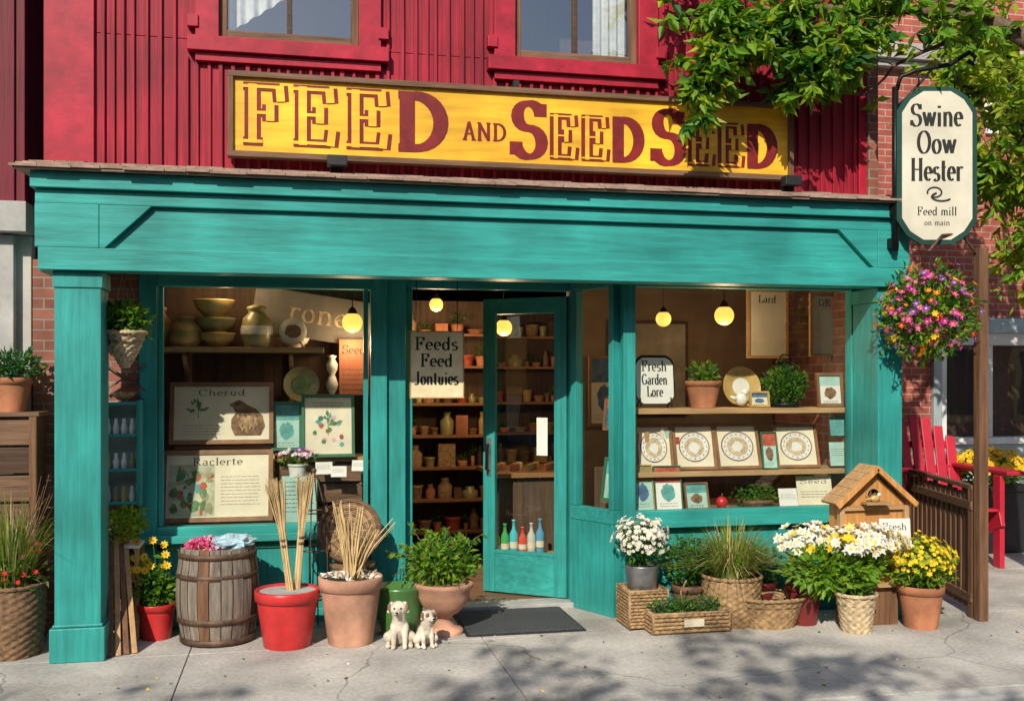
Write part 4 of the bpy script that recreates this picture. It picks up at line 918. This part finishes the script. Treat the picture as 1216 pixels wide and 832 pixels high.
jar('ceramic_jar',1.02,1.13,1.932,.115,.31,CERG,CERW); jar('ceramic_jar',.33,1.2,1.932,.09,.3,TC,CER); bowl('ceramic_bowl',1.28,1.2,1.932,.12,.07,CERW)
p=MB('hanging_banner'); p.M=FACE(1.42,1.30,2.14,0,0)@Matrix.Rotation(radians(-8),4,'Z'); p.box(-.44,.44,-.14,.2,-.004,0,mat('faded_canvas',(.20,.19,.17),.8)); text(p,'rone',T(0.05,-.02,.002),.16,WICKP,.14,.05,fit=.45); p.build()
p=MB('round_fan'); p.M=FACE(1.28,1.1,2.05,0,5); p.lathe([(.0001,.01),(.08,.012),(.10,0)],(0,0,0),CERW,24); p.tube([(0,0,0),(.08,-.12,0)],.008,TAN,6); p.disc((0,0),.06,.05,.016,ART3,20,0,.2); p.build()
card('notice_poster',1.73,1.24,1.58,.22,.42,0,0,['Seed'],6,mat('rust_poster',(.36,.13,.07),.7))
p=MB('hanging_shop_sign'); p.M=FACE(2.30,.79,1.57); p.box(-.19,.19,0,.47,-.015,0,mat('tan_sign_paint',(.85,.72,.46),.5)); p.box(-.198,.198,-.008,.0,-.018,.004,TAN); p.box(-.198,.198,.47,.478,-.018,.004,TAN); p.box(-.198,-.19,.0,.47,-.018,.004,TAN); p.box(.19,.198,.0,.47,-.018,.004,TAN)
for t,z in (('Feeds',.34),('Feed',.22),('Jontuies',.09)): text(p,t,T(0,z,.001),.095,INK,.17,.06,fit=.32 if t!='Feed' else .24)
p.tube([(-.15,.478,-.005),(-.15,.87,-.005)],.003,IRON,4); p.tube([(.15,.478,-.005),(.15,.87,-.005)],.003,IRON,4); p.build()
def shelving(x0,x1,y,zs,d=.28):
    p=MB('shop_shelving'); p.box(x0,x0+.03,y,y+d,.04,zs[-1]+.35,SHW); p.box(x1-.03,x1,y,y+d,.04,zs[-1]+.35,SHW); p.box(x0,x1,y+d,y+d+.02,.04,zs[-1]+.35,INTD)
    for z in zs: p.box(x0+.031,x1-.031,y+.01,y+d-.001,z,z+.025,SHW)
    p.build(bevel=.003)
    p=MB('shop_goods')
    for z in zs:
        x=x0+.06
        while x<x1-.12:
            w=U(.05,.16); k=R(); m=rnd([CER,CERG,BRN,TC,WICK,ART3,WICKD,CERG,SHW,WICK,WICKD,DBR,ART2,BRN]); hh=U(.07,.22)
            if k<.15: p.box(x,x+w,y+.05,y+.2,z+.026,z+.026+hh,m)
            elif k<.4: p.lathe([(w*.45,0),(w*.5,hh*.6),(w*.25,hh*.8),(w*.28,hh),(.0001,hh)],(x+w/2,y+.12,z+.026),m,14)
            elif k<.8: p.lathe([(w*.38,0),(w*.5,hh*.5),(w*.56,hh*.6),(w*.52,hh*.6),(.0001,hh*.2)],(x+w/2,y+.13,z+.026),m,14)
            else:
                p.lathe([(w*.3,0),(w*.4,hh*.5),(.0001,hh*.5)],(x+w/2,y+.13,z+.026),TC,12); bush(p,(x+w/2,y+.12,z+.03+hh*.75),(w*.5,w*.5,hh*.4),50,.03,[L1,L2],0)
            x+=w*1.02+U(.0,.02)
    p.build()
shelving(2.05,3.15,2.9,[.25,.55,.85,1.15,1.45,1.8,2.1])
shelving(3.2,4.3,3.3,[.25,.55,.85,1.15,1.45,1.8,2.1])
p=MB('shop_counter'); p.box(2.95,3.5,1.75,2.5,.04,.88,INTD); p.box(2.9,3.55,1.7,2.55,.882,.92,SHW)
for k in range(12): p.lathe([(.03,0),(.03,.06),(.0001,.06)],(2.95+.05*k,1.9+.1*(k%3),.921),rnd([CER,TC,CERW,CERG]),12)
p.build(bevel=.004)
for k,(cc) in enumerate([(.55,.4,.05),(.06,.35,.1),(.08,.45,.5),(.6,.08,.05),(.5,.5,.45),(.1,.3,.45)]):
    gm,nt_,b_=newmat('bottle_glass'); b_.inputs['Base Color'].default_value=(*cc,1); b_.inputs['Roughness'].default_value=.08
    p=MB('glass_bottle'); h=.22+.03*(k%3)
    p.lathe([(.03,0),(.034,.01),(.034,h*.6),(.014,h*.75),(.013,h*.95),(.017,h*.96),(.016,h),(.0001,h)],(2.86+k*.072,1.42,.30),gm,18); p.lathe([(.0345,h*.2),(.0347,h*.38)],(2.86+k*.072,1.42,.30),PAPER,18); p.build()
p=MB('low_bench'); p.box(2.78,3.4,1.34,1.55,.26,.298,TAN); p.box(2.8,2.84,1.36,1.53,.04,.259,TAN); p.box(3.34,3.38,1.36,1.53,.04,.259,TAN); p.build(bevel=.003)
p=MB('lettered_plaque'); p.M=FACE(3.90,.60,1.52,0,6); prism(p,plq(.155,.36,.06),-.012,-.003,IRON); prism(p,plq(.145,.34,.055),-.0025,.0,WPAPER); 
for t,z in (('Fresh',.24),('Garden',.14),('Lore',.05)): text(p,t,T(0,z,.001),.08,INK,.14,.05,fit=.2 if t!='Lore' else .13)
p.M=Matrix.Identity(4); p.tube([(3.78,.58,1.5),(3.78,.60,1.56),(3.78,.68,1.49)],.006,IRON,6);p.tube([(4.02,.58,1.5),(4.02,.60,1.56),(4.02,.68,1.49)],.006,IRON,6); p.build()
p=MB('terracotta_pot'); pot(p,(4.29,.64,1.487),.135,.09,.20,TC); bush(p,(4.29,.64,1.74),(.10,.09,.08),120,.06,[L2,L1,L6],8,(4.29,.64,1.66)); p.build()
p=MB('decorative_plate'); p.M=FACE(4.63,.72,1.64,0,10); p.lathe([(.0001,0),(.09,.0),(.15,.02),(.155,.022)],(0,0,0),CER,36); p.disc((0,0),.07,.07,.004,CERW); p.build()
p=MB('ceramic_bird'); p.sphere((4.58,.60,1.545),(.05,.035,.045),CERW,14,8); p.sphere((4.61,.6,1.60),.025,CERW,12,8); p.tube([(4.54,.6,1.55),(4.49,.6,1.57)],[.02,.006],CERW,6); p.build()
picture('framed_print',4.72,.58,1.49,.16,.12,CER,PAPER,'book',0,8,ft=.015)
p=MB('topiary_cloche'); c_=(4.95,.63,1.487); bush(p,(4.95,.63,1.66),(.165,.12,.16),1300,.035,[L2,L1,L2],0); p.lathe([(.10,0),(.13,.03),(.0001,.03)],c_,IRON,20)
for i in range(8): 
    a=2*pi*i/8; p.tube([(c_[0]+.17*cos(a)*sin(t),c_[1]+.125*sin(a)*sin(t),c_[2]+.175-.17*cos(t)) for t in [pi*j/10 for j in range(11)]],.004,IRON,4)
p.tube([(4.95+.05*cos(t),.63,1.84+.05*sin(t)) for t in [2*pi*j/12 for j in range(13)]],.005,IRON,4); p.build()
picture('framed_print',5.33,.62,1.49,.22,.26,FRM,WPAPER,'book',0,8)
picture('hanging_poster',5.06,1.15,1.87,.36,.56,TAN,CREAM,'none',0,0,'Lard'); picture('hanging_poster',5.42,.88,1.88,.26,.50,TAN,WPAPER,'none',0,0,'GE')
for x,w in ((3.90,.29),(4.22,.33),(4.57,.36)): picture('plate_frame',x,.60,1.025,w,.35,FRM,PAPER,'plate',U(-4,4),16)
picture('plate_frame',5.05,.60,1.025,.35,.34,FRM,PAPER,'plate',-3,16)
picture('seed_book',4.80,.56,1.025,.12,.28,GF,AQ,'book',-5,12,ft=.008)
picture('seed_book',3.78,.50,.74,.16,.34,TAN,AQ,'book',3,12,ft=.008); picture('seed_book',3.97,.50,.74,.21,.33,GF,WPAPER,'book',-2,12,ft=.008); picture('seed_book',4.20,.52,.74,.19,.20,FRM,AQ,'book',4,14,ft=.012)
p=MB('red_ball'); p.sphere((4.40,.55,.785),.045,REDP); p.tube([(4.40,.55,.83),(4.405,.55,.85)],.005,BRN,5); p.build()
p=MB('moss_mound'); p.lathe([(.10,0),(.13,.03),(.14,.05),(.0001,.05)],(4.70,.62,.74),BRN,24); bush(p,(4.70,.62,.82),(.17,.12,.10),700,.03,[L2,L1,L2],0); p.build()
card('price_card',4.93,.52,.74,.15,.14,0,14); card('price_card',5.15,.52,.75,.28,.22,-4,14,['Seed'],3,PAPER)
card('price_card',5.36,.55,1.04,.14,.18,0,10,None,4,AQ); card('price_card',5.36,.55,1.27,.14,.14,0,10,None,4,ART4)
p=MB('seed_packets')
for k in range(9): p.box(3.76+.04*k,3.79+.04*k,.66,.76,1.026,1.2+U(0,.15),rnd([ART2,ART4,AQ,PAPER,TAN]))
p.build()
picture('framed_print',3.66,.86,1.31,.2,.27,FRM,ART5,'book',-55,6); picture('framed_print',3.64,.80,.78,.24,.33,GF,AQ,'book',-55,10)
picture('wall_poster',4.3,1.85,1.4,.7,.8,DBR,mat('faded_map',(.34,.29,.22),.8,.3,4),'none',0,0)
picture('wall_poster',3.9,1.85,1.3,.3,.6,FRM,PAPER,'book',0,0)

# ------------------------------------------------------------------ pendant lamps and two added ones that brighten the interior
def pendant(x,y,z,r,pw,top=2.66):
    E=MB('pendant_lamp'); E.sphere((x,y,z),r,BULB,20,12); E.lathe([(r*.55,r*.8),(r*.35,r*1.3),(.012,r*1.5),(.0001,r*1.6)],(x,y,z),IRON,16); E.tube([(x,y,z+r*1.5),(x,y,top)],.004,IRON,5); o=E.build(loc=(x,y,z))
    if pw:
        l=bpy.data.lights.new('pendant_light','POINT'); l.energy=pw; l.color=(1,.66,.36); l.shadow_soft_size=.07; l.specular_factor=.15; lo=bpy.data.objects.new('light',l); lo.parent=o; lo.location=(0,0,-.09-r); scene.collection.objects.link(lo)
pendant(1.71,1.1,2.12,.075,8); pendant(3.0,1.8,2.13,.07,20); pendant(4.11,1.0,2.17,.06,0); pendant(4.53,.80,2.19,.075,11)
pendant(2.5,2.3,2.35,.06,20); pendant(.8,1.05,2.5,.04,8)  # both pendants added to brighten the shop goods and the left shelf

# ------------------------------------------------------------------ light, sky, camera
S=Vector((-.36,-.72,.58)).normalized()
el=math.asin(S.z); az=math.atan2(S.x,S.y)
w=bpy.data.worlds.new('World'); scene.world=w; w.use_nodes=True; nt=w.node_tree
sk=nt.nodes.new('ShaderNodeTexSky'); sk.sky_type='NISHITA'; sk.sun_disc=False; sk.sun_elevation=el; sk.sun_rotation=az%(2*pi)
nt.links.new(sk.outputs[0],nt.nodes['Background'].inputs[0]); nt.nodes['Background'].inputs[1].default_value=.14
sl=bpy.data.lights.new('sun','SUN'); sl.energy=5.0; sl.angle=radians(.53); sl.color=(1,.92,.77); so=bpy.data.objects.new('sun',sl); so.rotation_euler=S.to_track_quat('Z','Y').to_euler(); so.location=(-5,-10,12); scene.collection.objects.link(so)
ca=bpy.data.cameras.new('camera'); ca.lens=36; ca.sensor_width=36; ca.shift_y=34/1216; ca.clip_end=1000; ca.clip_start=.05
co=bpy.data.objects.new('camera',ca); co.location=(1.289,-6.58,1.7); co.rotation_euler=(radians(90),0,radians(-12)); scene.collection.objects.link(co); scene.camera=co
scene.view_settings.view_transform='Standard'; scene.view_settings.look='None'; scene.view_settings.exposure=0
